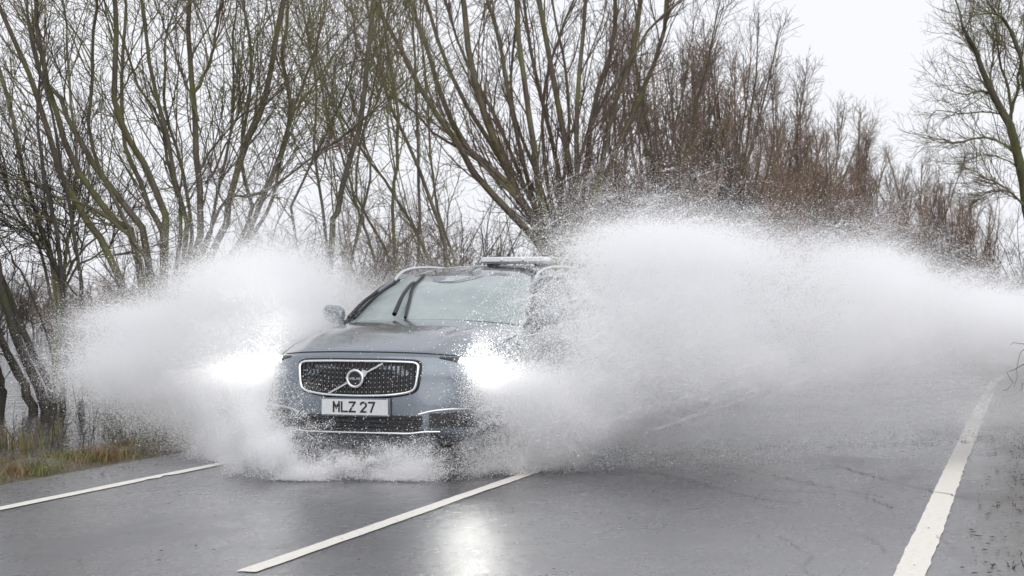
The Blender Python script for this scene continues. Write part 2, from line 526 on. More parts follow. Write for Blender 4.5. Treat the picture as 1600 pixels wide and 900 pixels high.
def finish_tree(root, trunkP, trunkR, limbsP, limbsR, mats, dens=(9, 8, 12, 3), Ls=((0.9, 2.2), (0.4, 1.0), (0.18, 0.42)), tw=(0.020, 0.0065, 0.0035), up=0.06, ang=(0.35, 0.9), limb_parts=True, trunk_S=10, t0=0.15):
    """trunk, each big limb a part, the fine wood as one crown part"""
    bmat, tmat = mats
    if trunkP is not None:
        link('trunk', tube_mesh('trunk', [(trunkP[None], trunkR[None], trunk_S)]), root, bmat)
    if limb_parts:
        for p, r in zip(limbsP, limbsR):
            link('limb', tube_mesh('limb', [(p[None], r[None], 8)]), root, bmat)
        sets = []
    else:
        sets = [(limbsP, limbsR, 5)]
    a2, r2 = spawn(limbsP, limbsR, dens[0], t0, 0.97, *Ls[0], (ang[0] * .8, ang[1] * .8), up * 1.3, 0.09, 7, 0.5, tw[0] * .85, tw[1])
    a3, r3 = spawn(a2, r2, dens[1], 0.15, 1.0, *Ls[1], (0.4, 0.95), up * 0.8, 0.16, 5, 0.6, tw[1] * 1.1, tw[2], taper=0.4)
    b3, s3 = spawn(limbsP, limbsR, dens[2], t0 * 0.6, 1.0, *Ls[1], (0.5, 1.2), up, 0.16, 5, 0.3, tw[1] * 1.2, tw[2])
    a3 = np.concatenate([a3, b3]); r3 = np.concatenate([r3, s3])
    sets += [(a2, r2, 4), (a3, r3, 3)]
    if dens[3]:
        a4, r4 = spawn(a3, r3, dens[3], 0.2, 1.0, *Ls[2], (0.4, 1.0), up * 0.6, 0.18, 4, 0.7, tw[2] * 1.05, tw[2] * 0.6, taper=0.3)
        sets.append((a4, r4, 3))
    link('crown', tube_mesh('crown', sets), root, tmat)

def tree_root(name, loc, label, group=None, cat='tree'):
    r = empty(name, loc)
    return tag(r, label, cat, group)

def local(root, P):
    return P - np.array(root.location)

Z1 = lambda x, y: (x / 2.647, y / 2.647)
def zz(pts, ox=0, oy=0):
    return [(x / 2.647 + ox, y / 2.647 + oy) for x, y in pts]

# --- the big multi-stemmed pollard left of the car
ZA = 23.0
tA = [
 (zz([(560,1330),(440,1020),(350,900),(250,720),(215,600),(150,400),(90,230),(0,40),(-60,-90)]), 15, 7, -1.2),
 (zz([(600,1300),(550,980),(470,900),(330,730),(250,520),(190,330),(160,120),(150,0),(145,-90)]), 15, 7, -0.6),
 (zz([(640,1300),(600,970),(540,880),(400,700),(300,530),(245,400),(170,300),(125,150),(110,0)]), 15, 5, 0.6),
 (zz([(680,1300),(690,960),(680,880),(600,690),(520,540),(470,390),(480,150),(475,0),(470,-90)]), 15, 8, -1.0),
 (zz([(660,1300),(670,980),(630,880),(560,700),(510,560),(505,300),(520,100),(510,-60)]), 12, 5, 1.0),
 (zz([(720,1300),(770,990),(760,880),(700,650),(640,350),(600,100),(590,0),(585,-80)]), 11, 5, 0.4),
 (zz([(740,1300),(820,990),(830,900),(825,700),(800,400),(780,200),(775,0),(770,-90)]), 15, 7, -0.8),
 (zz([(760,1300),(905,990),(940,880),(1010,600),(1080,450),(1130,250),(1170,0),(1180,-90)]), 15, 8, -0.4),
 (zz([(780,1300),(1010,1000),(1060,890),(1150,680),(1200,470),(1185,330),(1175,200),(1190,0)]), 12, 6, 0.6),
 (zz([(700,1300),(740,1000),(745,880),(700,700),(660,500),(560,330),(500,150),(430,0)]), 9, 3, 0.8),
 (zz([(720,1300),(790,1000),(790,880),(740,650),(690,480),(680,250),(700,100),(750,-40)]), 9, 3, 1.1),
 (zz([(760,1300),(860,1000),(880,890),(950,600),(960,400),(965,150),(980,0)]), 8, 3, 0.2),
 (zz([(770,1300),(980,1010),(1040,880),(1000,700),(1020,480),(1040,250),(1010,60),(990,-50)]), 10, 4, 1.2),
 (zz([(650,1300),(560,1010),(440,760),(370,560),(380,350),(385,200),(400,20),(405,-60)]), 8, 5, -1.6),
 (zz([(770,1300),(1030,1000),(1130,830),(1160,650),(1200,500),(1280,380),(1400,200),(1500,90)]), 8, 3, 0.9),
 (zz([(690,1300),(560,1000),(350,850),(200,800),(100,740),(0,745)]), 8, 3, -1.4),
 (zz([(740,1300),(870,950),(940,820),(1080,800),(1300,650),(1470,520)]), 7, 3, -0.9),
]
PA, RA = limbs_from_pixels(tA, ZA)
fk = [(zz([(803,380),(850,300),(880,220),(900,110),(920,0),(925,-60)]), 7, 4, 0.1), (zz([(830,700),(880,610),(960,520),(1060,440),(1135,400)]), 5, 2, -0.6),
      (zz([(1205,470),(1260,340),(1310,200),(1330,80),(1340,0)]), 6, 3, 0.3), (zz([(822,500),(760,330),(700,160),(640,0)]), 5, 2, 0.5),
      (zz([(850,760),(900,680),(940,590),(985,470),(995,390)]), 5, 2, -0.6), (zz([(470,430),(540,300),(640,180),(720,90)]), 4, 2, -0.6)]
PF, RF = limbs_from_pixels(fk, ZA - 0.5)
gA = gpix(266, 469 + F * H / ZA)
rA = tree_root('willow_tree', (gA[0], gA[1], -0.3), 'big bare multi-stemmed willow fanning out behind the left spray plume')
PA, RA = extend_up(PA, RA, 3.2)
PF, RF = extend_up(PF, RF, 2.5)
K = PA.shape[1]
tp = catmull([gpix(266, 469 + F * H / ZA) + [0, 0, -0.3], pix(266, 540, ZA), pix(264, 500, ZA), pix(265, 468, ZA)], 8)
finish_tree(rA, local(rA, tp), np.array([.36, .33, .31, .31, .34, .38, .34, .2]), local(rA, np.concatenate([PA, PF])), np.concatenate([RA, RF]), (M['bark_moss'], M['twig_green']),
            dens=(15, 8, 22, 2), Ls=((0.9, 2.6), (0.4, 1.1), (0.2, 0.5)), tw=(0.014, 0.0058, 0.0042))

# --- tall smooth pole tree
def small_tree(name, Z, base_px, traces, label, mats, top=3.0, group=None, **kw):
    P, R = limbs_from_pixels(traces, Z)
    P, R = extend_up(P, R, top)
    g = gpix(base_px, YH + F * H / Z)
    r = tree_root(name, (g[0], g[1], -0.3), label, group)
    finish_tree(r, None, None, local(r, P), R, mats, **kw)
    return r

def down(px, Z):            # photo row of the water line at depth Z
    return YH + F * (H + 0.25) / Z

small_tree('willow_tree', 26, 500, [
    ([(505, down(0, 26)), (512, 480), *zz([(1375,940),(1390,890),(1430,720),(1490,520),(1520,260),(1545,0),(1550,-80)])], 13, 8, 0.2),
    ([(508, down(0, 26)), (515, 470), *zz([(1340,900),(1300,650),(1310,420),(1290,230),(1260,80),(1250,0)])], 7, 3, 1.2),
    ([(510, down(0, 26)), (535, 470), *zz([(1490,900),(1540,700),(1500,560),(1560,420),(1600,300)])], 6, 3, 1.0),
    ([(503, down(0, 26)), (490, 470), *zz([(1200,900),(1280,700),(1340,560),(1460,300),(1470,100),(1450,0)])], 6, 3, 1.5),
    ], 'slim pale willow pole leaning right between the two big willows', (M['bark_grey'], M['twig_green']), dens=(20, 9, 34, 3), Ls=((0.9, 2.6), (0.4, 1.1), (0.2, 0.5)), tw=(0.014, 0.006, 0.0042))

small_tree('willow_tree', 31, 620, [
    ([(617, down(0, 31)), (617, 450), (613, 310), (622, 245), (617, 150), (602, 50), (590, -20)], 7, 5, -1.0),
    ([(650, down(0, 31)), (652, 420), (655, 330), (651, 190), (647, 75), (640, -10)], 7, 4, 0.4),
    ([(690, down(0, 31)), (700, 420), (681, 338), (645, 240), (602, 143), (586, 68), (570, -20)], 9, 4, 0.4),
    ([(680, down(0, 31)), (672, 420), (619, 310), (560, 225), (520, 160), (500, 100)], 7, 3, 0.9),
    ([(600, down(0, 31)), (590, 430), (560, 330), (540, 260), (515, 190), (500, 120)], 6, 3, 0.9),
    ([(640, down(0, 31)), (610, 410), (555, 300), (575, 180), (600, 60), (610, -20)], 6, 3, 1.0),
    ([(700, down(0, 31)), (712, 420), (690, 350), (672, 250), (665, 120), (650, 20)], 6, 3, 1.0),
    ], 'thin dark willow stems standing over the roof of the grey car', (M['bark_moss'], M['twig_green']), dens=(18, 9, 30, 2), Ls=((0.9, 2.6), (0.4, 1.1), (0.2, 0.5)), tw=(0.014, 0.0065, 0.0048))

# --- third willow, tall fan right of the car's roof
ZC = 42.0
Z2 = lambda pts: zz(pts, 500, 0)
bC = (880, down(0, ZC))
def c_l(pts, w0, w1, dz, bx=0):
    return ([(880 + bx, down(0, ZC)), (880 + bx, 430), *Z2(pts)], w0, w1, dz)
tC = [
 c_l([(900,1000),(790,880),(640,730),(560,570),(430,400),(330,200),(240,30),(200,-60)], 17, 6, -1.6, -22),
 c_l([(920,1000),(830,830),(700,690),(600,600),(500,400),(440,200),(370,0),(350,-60)], 16, 6, -1.0, -18),
 c_l([(930,1000),(830,820),(720,580),(650,370),(620,230),(590,0),(580,-60)], 19, 9, -0.4, -15),
 c_l([(930,1000),(845,850),(740,640),(600,430),(500,200),(440,0),(420,-60)], 14, 5, 0.8, -12),
 c_l([(960,1000),(910,820),(880,560),(840,300),(810,0),(800,-60)], 17, 7, -0.9, -6),
 c_l([(980,1000),(1000,800),(940,500),(890,300),(850,50),(840,-60)], 12, 5, 1.2, 4),
 c_l([(1000,1000),(1040,810),(1010,550),(960,300),(910,0),(900,-60)], 16, 8, 0.4, 8),
 c_l([(1020,1000),(1060,800),(1060,500),(1080,250),(1100,0),(1100,-60)], 13, 6, -0.5, 12),
 c_l([(1030,1000),(1100,770),(1130,450),(1210,200),(1220,0),(1225,-60)], 13, 7, 0.7, 16),
 c_l([(1040,1000),(1150,760),(1200,500),(1300,200),(1325,0),(1330,-60)], 14, 7, -0.6, 20),
 c_l([(1050,1000),(1170,760),(1250,560),(1400,220),(1430,0),(1440,-60)], 13, 6, 0.2, 24),
 c_l([(950,1000),(880,830),(800,500),(750,200),(690,0),(670,-60)], 12, 5, 1.3, -10),
 c_l([(950,1000),(870,830),(760,560),(640,330),(560,150),(520,0)], 11, 4, 1.6, -10),
 c_l([(1010,1000),(1050,800),(1090,600),(1180,400),(1290,240),(1380,100),(1510,-10)], 10, 4, -0.8, 14),
 c_l([(990,1000),(950,800),(920,600),(930,350),(990,150),(1050,0)], 10, 4, 0.9, 0),
 c_l([(990,1000),(1000,800),(1030,560),(1020,350),(1000,200),(960,0)], 10, 4, 0.9, 6),
 c_l([(940,1000),(850,860),(690,700),(590,620),(480,560),(400,470),(300,390)], 10, 3, -1.0, -12),
 c_l([(980,1000),(930,820),(860,640),(790,420),(800,200),(820,0)], 10, 4, 1.8, -2),
]
PC, RC = limbs_from_pixels(tC, ZC)
PC, RC = extend_up(PC, RC, 4.0)
g = gpix(880, YH + F * H / ZC)
rC = tree_root('willow_tree', (g[0], g[1], -0.3), 'largest dark willow with many steep trunks fanning up beside the car roof')
finish_tree(rC, None, None, local(rC, PC), RC, (M['bark_moss'], M['twig']), dens=(18, 8, 28, 2), Ls=((1.4, 3.6), (0.6, 1.5), (0.3, 0.6)), tw=(0.026, 0.0105, 0.006), up=0.08, ang=(0.25, 0.7))

# --- dark leaning stems in the flood at far left
Zf = 20.0
yb = lambda x: YH + F * (H + 0.1) / Zf
tF = [
 ([(52, yb(0)), (40, 610), (15, 560), (0, 528), (-40, 450), (-80, 380)], 20, 11, -0.6),
 ([(74, yb(0)), (60, 600), (30, 540), (12, 480), (-2, 425), (-30, 340), (-70, 240)], 21, 11, 0.1),
 ([(84, yb(0)), (76, 600), (50, 545), (30, 500), (5, 440), (-20, 380), (-40, 300)], 16, 8, 0.5),
 ([(86, yb(0)), (84, 580), (76, 530), (60, 480), (35, 430), (15, 400), (0, 370)], 6, 3, -0.3),
 ([(0, yb(0)), (2, 600), (-10, 560), (-40, 500)], 16, 8, -0.5),
]
P, R = limbs_from_pixels(tF, Zf)
P, R = extend_up(P, R, 2.5)
g = gpix(70, YH + F * H / Zf)
r = tree_root('willow_tree', (g[0], g[1], -0.3), 'dark leaning willow stems rising from the flood at the left edge of the photo')
finish_tree(r, None, None, local(r, P), R, (M['bark_dark'], M['twig_dark']), dens=(7, 5, 10, 1), Ls=((0.5, 1.3), (0.25, 0.6), (0.15, 0.35)), tw=(0.010, 0.0045, 0.003), up=0.02, ang=(0.5, 1.2), t0=0.22)
for px, wd, ytop, lab in ((103, 14, 400, 'dark upright bare trunk standing in flood water half veiled by the left spray'), (131, 12, 420, 'thin trunk seen through the left spray, standing in the flood')):
    P, R = limbs_from_pixels([([(px - 4, yb(0)), (px - 1, 600), (px, 540), (px - 2, 480), (px - 8, ytop), (px - 22, 330), (px - 40, 230)], wd, wd * .45, 0.3)], Zf + 0.4)
    P, R = extend_up(P, R, 3.0)
    g = gpix(px, YH + F * H / Zf)
    r = tree_root('willow_tree', (g[0], g[1], -0.3), lab)
    finish_tree(r, None, None, local(r, P), R, (M['bark_dark'], M['twig_dark']), dens=(10, 5, 8, 1), Ls=((0.6, 1.4), (0.3, 0.7), (0.15, 0.35)), tw=(0.010, 0.0045, 0.003), t0=0.3)

# --- pale stem at the left edge further back
small_tree('willow_tree', 27, 80, [
    ([(90, down(0, 27)), (88, 470), (80, 400), *zz([(190,1000),(150,890),(100,700),(60,530),(0,290),(-60,120)])], 11, 7, 0.3),
    ([(94, down(0, 27)), (98, 470), (105, 380), *zz([(300,900),(320,640),(290,400),(285,200),(260,0)])], 8, 4, 0.8),
    ([(90, down(0, 27)), (80, 470), (60, 380), *zz([(60,860),(20,700),(-30,520)])], 7, 4, 0.8),
    ([(84, down(0, 27)), (92, 450), (70, 380), *zz([(100,930),(0,870),(-60,850)])], 6, 2, -0.6),
    ([(90, down(0, 27)), (95, 450), (110, 400), *zz([(240,940),(120,830),(0,780),(-60,770)])], 6, 2, -1.0),
    ([(92, down(0, 27)), (100, 440), (130, 390), *zz([(300,960),(180,900),(60,960),(-40,1000)])], 5, 2, -0.9),
    ([(92, down(0, 27)), (100, 440), (140, 380), *zz([(440,940),(300,820),(160,760),(0,700)])], 5, 2, -0.5),
    ([(88, down(0, 27)), (92, 440), (80, 400), *zz([(190,1000),(90,1020),(0,1060)])], 5, 2, -0.5),
    ([(94, down(0, 27)), (105, 440), (150, 400), *zz([(460,1010),(520,900),(600,800),(690,780)])], 5, 2, 0.6),
    ], 'pale mossy willow stem curving up at the left edge behind the dark stems', (M['bark_green'], M['twig_dark']), dens=(20, 9, 28, 3), tw=(0.014, 0.006, 0.0042))

# --- low tangled scrub behind the left willows
def scrub(name, x, y, h, spread, n, mats, label, group, seed, tw=(0.014, 0.007, 0.0045), dens=(7, 5, 6, 2)):
    rng = np.random.default_rng(seed)
    r = tree_root(name, (x, y, -0.25), label, group, 'shrub')
    b = np.zeros((n, 10, 3))
    a = rng.uniform(0, 6.28, n); rad = np.sqrt(rng.uniform(0, 1, n)) * spread * 0.35
    b[:, 0] = np.stack([np.cos(a) * rad, np.sin(a) * rad, np.zeros(n)], -1)
    d = norm(np.stack([np.cos(a) * 0.5, np.sin(a) * 0.5, np.ones(n)], -1) + rng.normal(0, 0.25, (n, 3)))
    L = rng.uniform(0.6, 1.1, n) * h * 1.15
    for k in range(1, 10):
        d = norm(d + rng.normal(size=(n, 3)) * 0.13 + np.array([0, 0, -0.015]))
        b[:, k] = b[:, k - 1] + d * (L / 9)[:, None]
    R = np.linspace(1, 0.25, 10)[None] * rng.uniform(0.012, 0.03, n)[:, None]
    finish_tree(r, None, None, b, R, mats, dens=dens, Ls=((0.5, 1.5), (0.3, 0.8), (0.15, 0.4)), tw=tw, up=0.0, ang=(0.4, 1.1), limb_parts=False, t0=0.1)
    return r
sg = 'tangled scrub behind the willows'
for i, (px, Z, h, sp, n, lab) in enumerate([
    (-20, 62, 2.3, 3.5, 30, 'dark twiggy scrub tangled at the left edge across the water'),
    (55, 68, 2.4, 3.6, 30, 'dark twiggy scrub thicket across the water, left of the big fanned willow'),
    (215, 40, 3.0, 3.4, 26, 'twiggy scrub behind the base of the big fanned willow'),
    (420, 33, 3.2, 3.2, 22, 'greenish scrub behind the left spray, right of the big willow'),
    (560, 36, 3.2, 3.0, 20, 'pale scrub behind the mirror side of the car'),
    (700, 40, 3.6, 3.0, 22, 'grey scrub just above the car roof'),
    (650, 44, 4.6, 3.6, 34, 'grey-brown scrub thicket in the gap between the willows behind the car'),
    (745, 48, 5.0, 3.6, 36, 'grey-brown scrub thicket close behind the left edge of the largest willow'),
    (130, 64, 2.5, 3.8, 36, 'low dark scrub across the water behind the pale mossy stem'),
    (340, 34, 3.8, 3.6, 26, 'brown scrub showing between the stems of the big fanned willow'),
    (500, 40, 4.2, 3.6, 28, 'brown scrub around the foot of the slim pale willow pole'),
    (780, 46, 3.6, 3.0, 24, 'dark scrub at the foot of the largest willow, above the roof light bar')]):
    g = gpix(px, YH + F * H / Z)
    scrub('scrub_bush', g[0], g[1], h, sp, n, (M['bark_dark'], M['twig_dark'] if i < 2 else M['twig']), lab, sg, 40 + i, dens=(7, 5, 6, 2))

# --- the row that recedes along the road: prototypes shared by several trees
def upright_proto(seed, h, n, fan, mats, dens, Ls, tw, lean=0.0, red=False):
    rng = np.random.default_rng(seed)
    r = empty('roadside_tree')
    a = rng.uniform(0, 6.28, n); f = rng.uniform(0.05, 1, n) * fan
    b = np.zeros((n, 16, 3))
    b[:, 0] = np.stack([np.cos(a) * 0.3 * rng.uniform(0, 1, n), np.sin(a) * 0.3, np.full(n, 0.0)], -1)
    d = norm(np.stack([np.cos(a) * f, np.sin(a) * f, np.ones(n)], -1))
    L = rng.uniform(0.55, 1.0, n) * h
    for k in range(1, 16):
        d = norm(d + rng.normal(size=(n, 3)) * 0.06 + np.array([lean, 0, 0.04]))
        b[:, k] = b[:, k - 1] + d * (L / 15)[:, None]
    R = np.linspace(1, 0.12, 16)[None] ** 0.9 * (0.05 + 0.09 * rng.uniform(0, 1, n) ** 1.5)[:, None]
    st = RNG.bit_generator.state
    finish_tree(r, None, None, b, R, mats, dens=dens, Ls=Ls, tw=tw, up=0.10, ang=(0.25, 0.65), limb_parts=False, t0=0.12)
    # split the main stems from the fine wood
    link('trunk', tube_mesh('trunk', [(b[:max(3, n // 3)], R[:max(3, n // 3)] * 1.05, 7)]), r, M['bark_moss'] if not red else M['bark_grey'])
    return r

def copy_tree(o, parent=None):
    c = o.copy(); COL.objects.link(c); c.parent = parent
    for ch in o.children: copy_tree(ch, c)
    return c

protos = [
    upright_proto(1, 11.5, 16, 0.30, (M['bark_moss'], M['twig_red']), (12, 7, 14, 2), ((1.2, 3.0), (0.5, 1.3), (0.3, 0.6)), (0.026, 0.013, 0.008)),
    upright_proto(2, 10.0, 26, 0.42, (M['bark_moss'], M['twig_red']), (9, 6, 12, 2), ((1.0, 2.6), (0.5, 1.2), (0.3, 0.6)), (0.026, 0.014, 0.009), red=True),
    upright_proto(3, 12.5, 11, 0.26, (M['bark_moss'], M['twig']), (14, 8, 16, 2), ((1.4, 3.4), (0.6, 1.4), (0.3, 0.7)), (0.030, 0.014, 0.009)),
    upright_proto(4, 8.5, 30, 0.55, (M['bark_dark'], M['twig_red']), (8, 6, 10, 2), ((0.8, 2.2), (0.5, 1.1), (0.3, 0.6)), (0.026, 0.016, 0.011), red=True),
]
used = [False] * 4
rowg = 'bare trees receding along the left of the road'
def place_row(k, x, y, s, label, group=rowg, sz=1.0):
    if used[k]: o = copy_tree(protos[k])
    else: o = protos[k]; used[k] = True
    o.location = (x + float(bend(y)), y, -0.2)
    o.rotation_euler = (0, 0, RNG.uniform(0, 6.28))
    s *= 1.0 + 0.20 * min(1, max(0, (y - 75) / 45))
    o.scale = (s, s, s * sz)
    tag(o, label, 'tree', group)
    return o
def row_px(px, Z, k, s, label, group=rowg, sz=1.0):
    g = gpix(px, YH + F * H / Z)
    return place_row(k, g[0] - float(bend(g[1])), g[1], s, label, group, sz)

row_px(1000, 52, 2, 0.92, 'dark upright bare tree directly right of the largest willow')
row_px(1045, 60, 0, 0.95, 'reddish bare tree with close stems second to the right of the largest willow')
row_px(1085, 66, 2, 0.98, 'tall thin bare tree whose top ends at the dark blob near the photo top')
row_px(1120, 66, 2, 1.06, 'tallest bare tree against the open sky where the left row starts to drop')
row_px(1150, 74, 0, 0.90, 'bare tree just right of the tallest one against the open sky')
row_px(1185, 82, 1, 0.95, 'reddish bushy tree under the open sky, left of the row dip')
row_px(1215, 92, 0, 0.92, 'reddish bare tree midway down the sloping treeline')
row_px(1245, 104, 2, 1.22, 'slender bare tree sticking up midway along the sloping treeline')
row_px(1275, 112, 1, 1.20, 'brown bushy bare tree in the lower part of the treeline')
row_px(1300, 124, 0, 1.20, 'brown bare tree where the treeline thins out')
row_px(1335, 128, 2, 1.03, 'open branched bare tree with clear forks above the right spray')
row_px(1370, 150, 2, 0.96, 'small forked bare tree at the end of the left row')
row_px(1405, 170, 3, 1.39, 'low bare tree near the gap where the road leaves')
row_px(1440, 185, 2, 1.32, 'faint thin bare tree standing in the gap over the road')
row_px(1470, 200, 0, 1.19, 'faint bare tree right of the gap')
row_px(1500, 190, 3, 1.53, 'faint low twiggy tree left of the right-hand tree')
row_px(1535, 180, 0, 0.97, 'faint bare tree behind the low branches of the right-hand tree')
# second rank filling the red-brown mass
for i, (px, Z, k, s) in enumerate([(1020, 70, 3, .9), (1060, 74, 1, .95), (1100, 80, 3, 1.0), (1140, 88, 1, .95), (1175, 95, 3, 1.0), (1205, 104, 3, 1.0), (1235, 112, 1, .95),
                                   (1262, 122, 3, 1.3), (1290, 134, 3, 1.3), (1318, 146, 3, 1.3), (1350, 160, 3, 1.15), (1385, 176, 3, 1.0), (960, 62, 3, .9), (915, 66, 1, .8), (1425, 215, 3, .9), (1455, 230, 3, 1.)]):
    row_px(px, Z, k, s, 'red-brown bare tree massed behind the front rank of the left roadside row', 'red-brown trees massed behind the front rank')

# --- far trees across the flooded field, seen through the left willows
farp = upright_proto(9, 9.0, 14, 0.6, (M['twig_far'], M['twig_far']), (8, 5, 8, 0), ((1.0, 2.4), (0.5, 1.2), (0.3, 0.6)), (0.04, 0.03, 0.025))
for i, px in enumerate([-40, 5, 40, 78, 120, 165, 205, 250, 300, 345, 400, 450, 520, 575, 640, 700]):
    Z = RNG.uniform(130, 190)
    g = gpix(px, YH + F * H / Z)
    o = farp if i == 0 else copy_tree(farp)
    o.name = 'field_tree' if i == 0 else 'field_tree.%03d' % i
    o.location = (g[0], g[1], -0.1); o.rotation_euler = (0, 0, RNG.uniform(0, 6.28))
    s = RNG.uniform(0.16, 0.32); o.scale = (s * 1.5, s * 1.5, s)
    tag(o, 'pale distant tree in the hedge line across the flooded field', 'tree', 'hedge line trees across the flooded field')

# --- the mossy tree on the right side of the road
ZR = 36.0
def z3(pts): return zz(pts, 1000, 0)
tR = [
 ([(1640, down(0, ZR)), (1628, 430), (1606, 330), (1597, 272), (1582, 204), (1559, 162), (1536, 117), (1523, 75), (1506, 49), (1500, 20)], 30, 4, -0.5),
 (z3([(1590,690),(1560,640),(1440,570),(1300,590),(1190,565)]), 8, 2, -0.6),
 (z3([(1500,470),(1440,380),(1330,390),(1250,350)]), 6, 1.5, -0.8),
 (z3([(1620,900),(1588,850),(1500,770),(1420,730),(1330,690)]), 8, 2, -0.9),
 (z3([(1600,880),(1540,800),(1460,790),(1400,812),(1360,800)]), 6, 2, 0.6),
 (z3([(1560,560),(1480,470),(1350,470),(1230,460),(1190,490)]), 5, 1.2, 0.5),
 (z3([(1640,600),(1600,420),(1570,230),(1520,100),(1480,60),(1390,60)]), 12, 3, -0.7),
 (z3([(1600,420),(1580,250),(1530,120),(1460,40),(1420,-20)]), 9, 3, 0.4),
 (z3([(1540,540),(1530,400),(1490,260),(1470,120),(1440,30)]), 9, 3, 0.8),
 (z3([(1480,430),(1450,320),(1460,200),(1450,80)]), 7, 2, 0.5),
 (z3([(1520,500),(1560,380),(1570,280),(1590,160),(1600,50)]), 8, 3, 0.3),
 (z3([(1420,310),(1370,200),(1330,130)]), 5, 2, 0.2),
 (z3([(1620,760),(1560,690),(1480,650),(1420,640),(1360,660)]), 5, 1.5, -0.3),
]
P, R = limbs_from_pixels(tR, ZR)
R = R * np.where(np.arange(len(R)) == 0, .92, .80)[:, None]
g = gpix(1640, YH + F * H / ZR)
r = tree_root('willow_tree', (g[0], g[1], -0.2), 'mossy bare tree leaning in over the right side of the road')
P2, R2 = extend_up(P[[0, 6, 7, 8, 10]], R[[0, 6, 7, 8, 10]], 2.2)
for p, q in zip(P2, R2):
    link('limb', tube_mesh('limb', [(local(r, p)[None], q[None], 8)]), r, M['bark_green'])
finish_tree(r, None, None, local(r, P), R, (M['bark_green'], M['twig_green']), dens=(10, 7, 16, 2), Ls=((0.6, 1.7), (0.3, 0.9), (0.2, 0.5)), tw=(0.014, 0.0068, 0.0048), up=0.05, ang=(0.35, 1.0))

# right verge bushes
for i, (px, Z, h, n, mt, lab) in enumerate([
    (1640, 60, 4.4, 40, 'twig_dark', 'dark dense bush under the right-hand tree at the right edge'),
    (1600, 75, 3.2, 36, 'twig_dark', 'dark bush further back at the right edge of the road'),
    (1548, 150, 4.8, 40, 'twig_straw', 'straw coloured dry bush beyond the right end of the spray'),
    (1570, 120, 4.2, 34, 'twig', 'brown bush at the right verge behind the low mossy branches')]):
    g = gpix(px, YH + F * H / Z)
    scrub('verge_bush', g[0], g[1], h, 3.2, n, (M['bark_dark'], M[mt]), lab, None, 80 + i, tw=(0.03, 0.02, 0.013), dens=(8, 6, 8, 1))

# near twig poking in at the right edge
Zt = 7.6
tw_ = [([(1680, 560), (1640, 537), (1600, 537), (1579, 539)], 1.6, 0.8, 0.05),
       ([(1680, 640), (1640, 530), (1597, 545), (1588, 575), (1584, 605)], 1.6, 0.8, 0.05),
       ([(1690, 540), (1640, 555), (1605, 567), (1586, 580), (1570, 598), (1567, 610)], 2.0, 0.8, -0.05),
       ([(1680, 570), (1630, 580), (1606, 600), (1594, 611)], 1.8, 0.8, 0.1),
       ([(1690, 900), (1688, 700), (1684, 610), (1670, 540), (1640, 500)], 5, 2, 0.0),
       ([(1750, 950), (1730, 720), (1700, 560), (1680, 480)], 6, 2, 0.3)]
P, R = limbs_from_pixels(tw_, Zt, K=10)
g = gpix(1690, YH + F * H / Zt)
r = tree_root('bare_shrub', (g[0], g[1], 0.0), 'bare shrub twigs poking in at the right edge over the edge line', None, 'shrub')
link('stem', tube_mesh('stem', [(local(r, P[4:]), R[4:], 6)]), r, M['bark_dark'])
link('twig', tube_mesh('twig', [(local(r, P[:4]), R[:4], 5)]), r, M['twig_dark'])

# ---------------------------------------------------------------- grass and reeds of the left verge
def blades(name, X, Y, Z0, hgt, wid, lean, label, mat):
    n = len(X)
    a = RNG.uniform(0, 6.28, n); ln = RNG.uniform(*lean, n) * hgt
    az = RNG.uniform(0, 6.28, n)
    wx, wy = np.cos(az) * wid, np.sin(az) * wid
    V = np.empty((n, 5, 3))
    for k, (f, ww) in enumerate(((0, 1), (0.5, 0.8))):
        bx = X + np.cos(a) * ln * f ** 2; by = Y + np.sin(a) * ln * f ** 2; bz = Z0 + hgt * f
        V[:, 2 * k] = np.stack([bx - wx * ww, by - wy * ww, bz], -1)
        V[:, 2 * k + 1] = np.stack([bx + wx * ww, by + wy * ww, bz], -1)
    V[:, 4] = np.stack([X + np.cos(a) * ln, Y + np.sin(a) * ln, Z0 + hgt * RNG.uniform(0.75, 1.0, n)], -1)
    b = np.arange(n)[:, None] * 5
    T = np.concatenate([b + np.array([[0, 1, 3]]), b + np.array([[0, 3, 2]]), b + np.array([[2, 3, 4]])])
    o = link(name, arr_mesh(name, V.reshape(-1, 3), T, False), None, mat)
    return tag(o, label, 'grass', kind='stuff')

def clumped(n, nc, xr, yr, sd):
    cx, cyy = RNG.uniform(*xr, nc), RNG.uniform(*yr, nc)
    wts = RNG.exponential(1, nc); wts /= wts.sum()
    i = RNG.choice(nc, n, p=wts)
    return cx[i] + RNG.normal(0, sd, n), cyy[i] + RNG.normal(0, sd * 1.5, n)
X, Y = clumped(12500, 120, (-7.66, -7.12), (9.0, 16.5), 0.09)
blades('grass_verge', X, Y, np.full(len(X), -0.03), RNG.uniform(0.03, 0.14, len(X)) * RNG.choice([0.6, 1, 1.15], len(X)), 0.0045, (0.1, 0.8), 'low brown and green grass strip between road edge and flood', M['grass'])
X, Y = clumped(1050, 20, (-9.9, -8.1), (10.5, 17.5), 0.13)
blades('reed_grass', X, Y, np.full(len(X), -0.08), RNG.uniform(0.08, 0.30, len(X)), 0.005, (0.05, 0.6), 'taller rusty and green reed tufts standing in the flood water', M['grass'])
X, Y = clumped(3200, 220, (-0.15, 2.0), (5, 22), 0.06)
blades('right_verge_grass'.replace('right_', 'muddy_'), X, Y, np.full(len(X), -0.02), RNG.uniform(0.01, 0.05, len(X)), 0.004, (0.3, 1.2), 'sparse flattened wet grass on the muddy right verge', M['litter'])

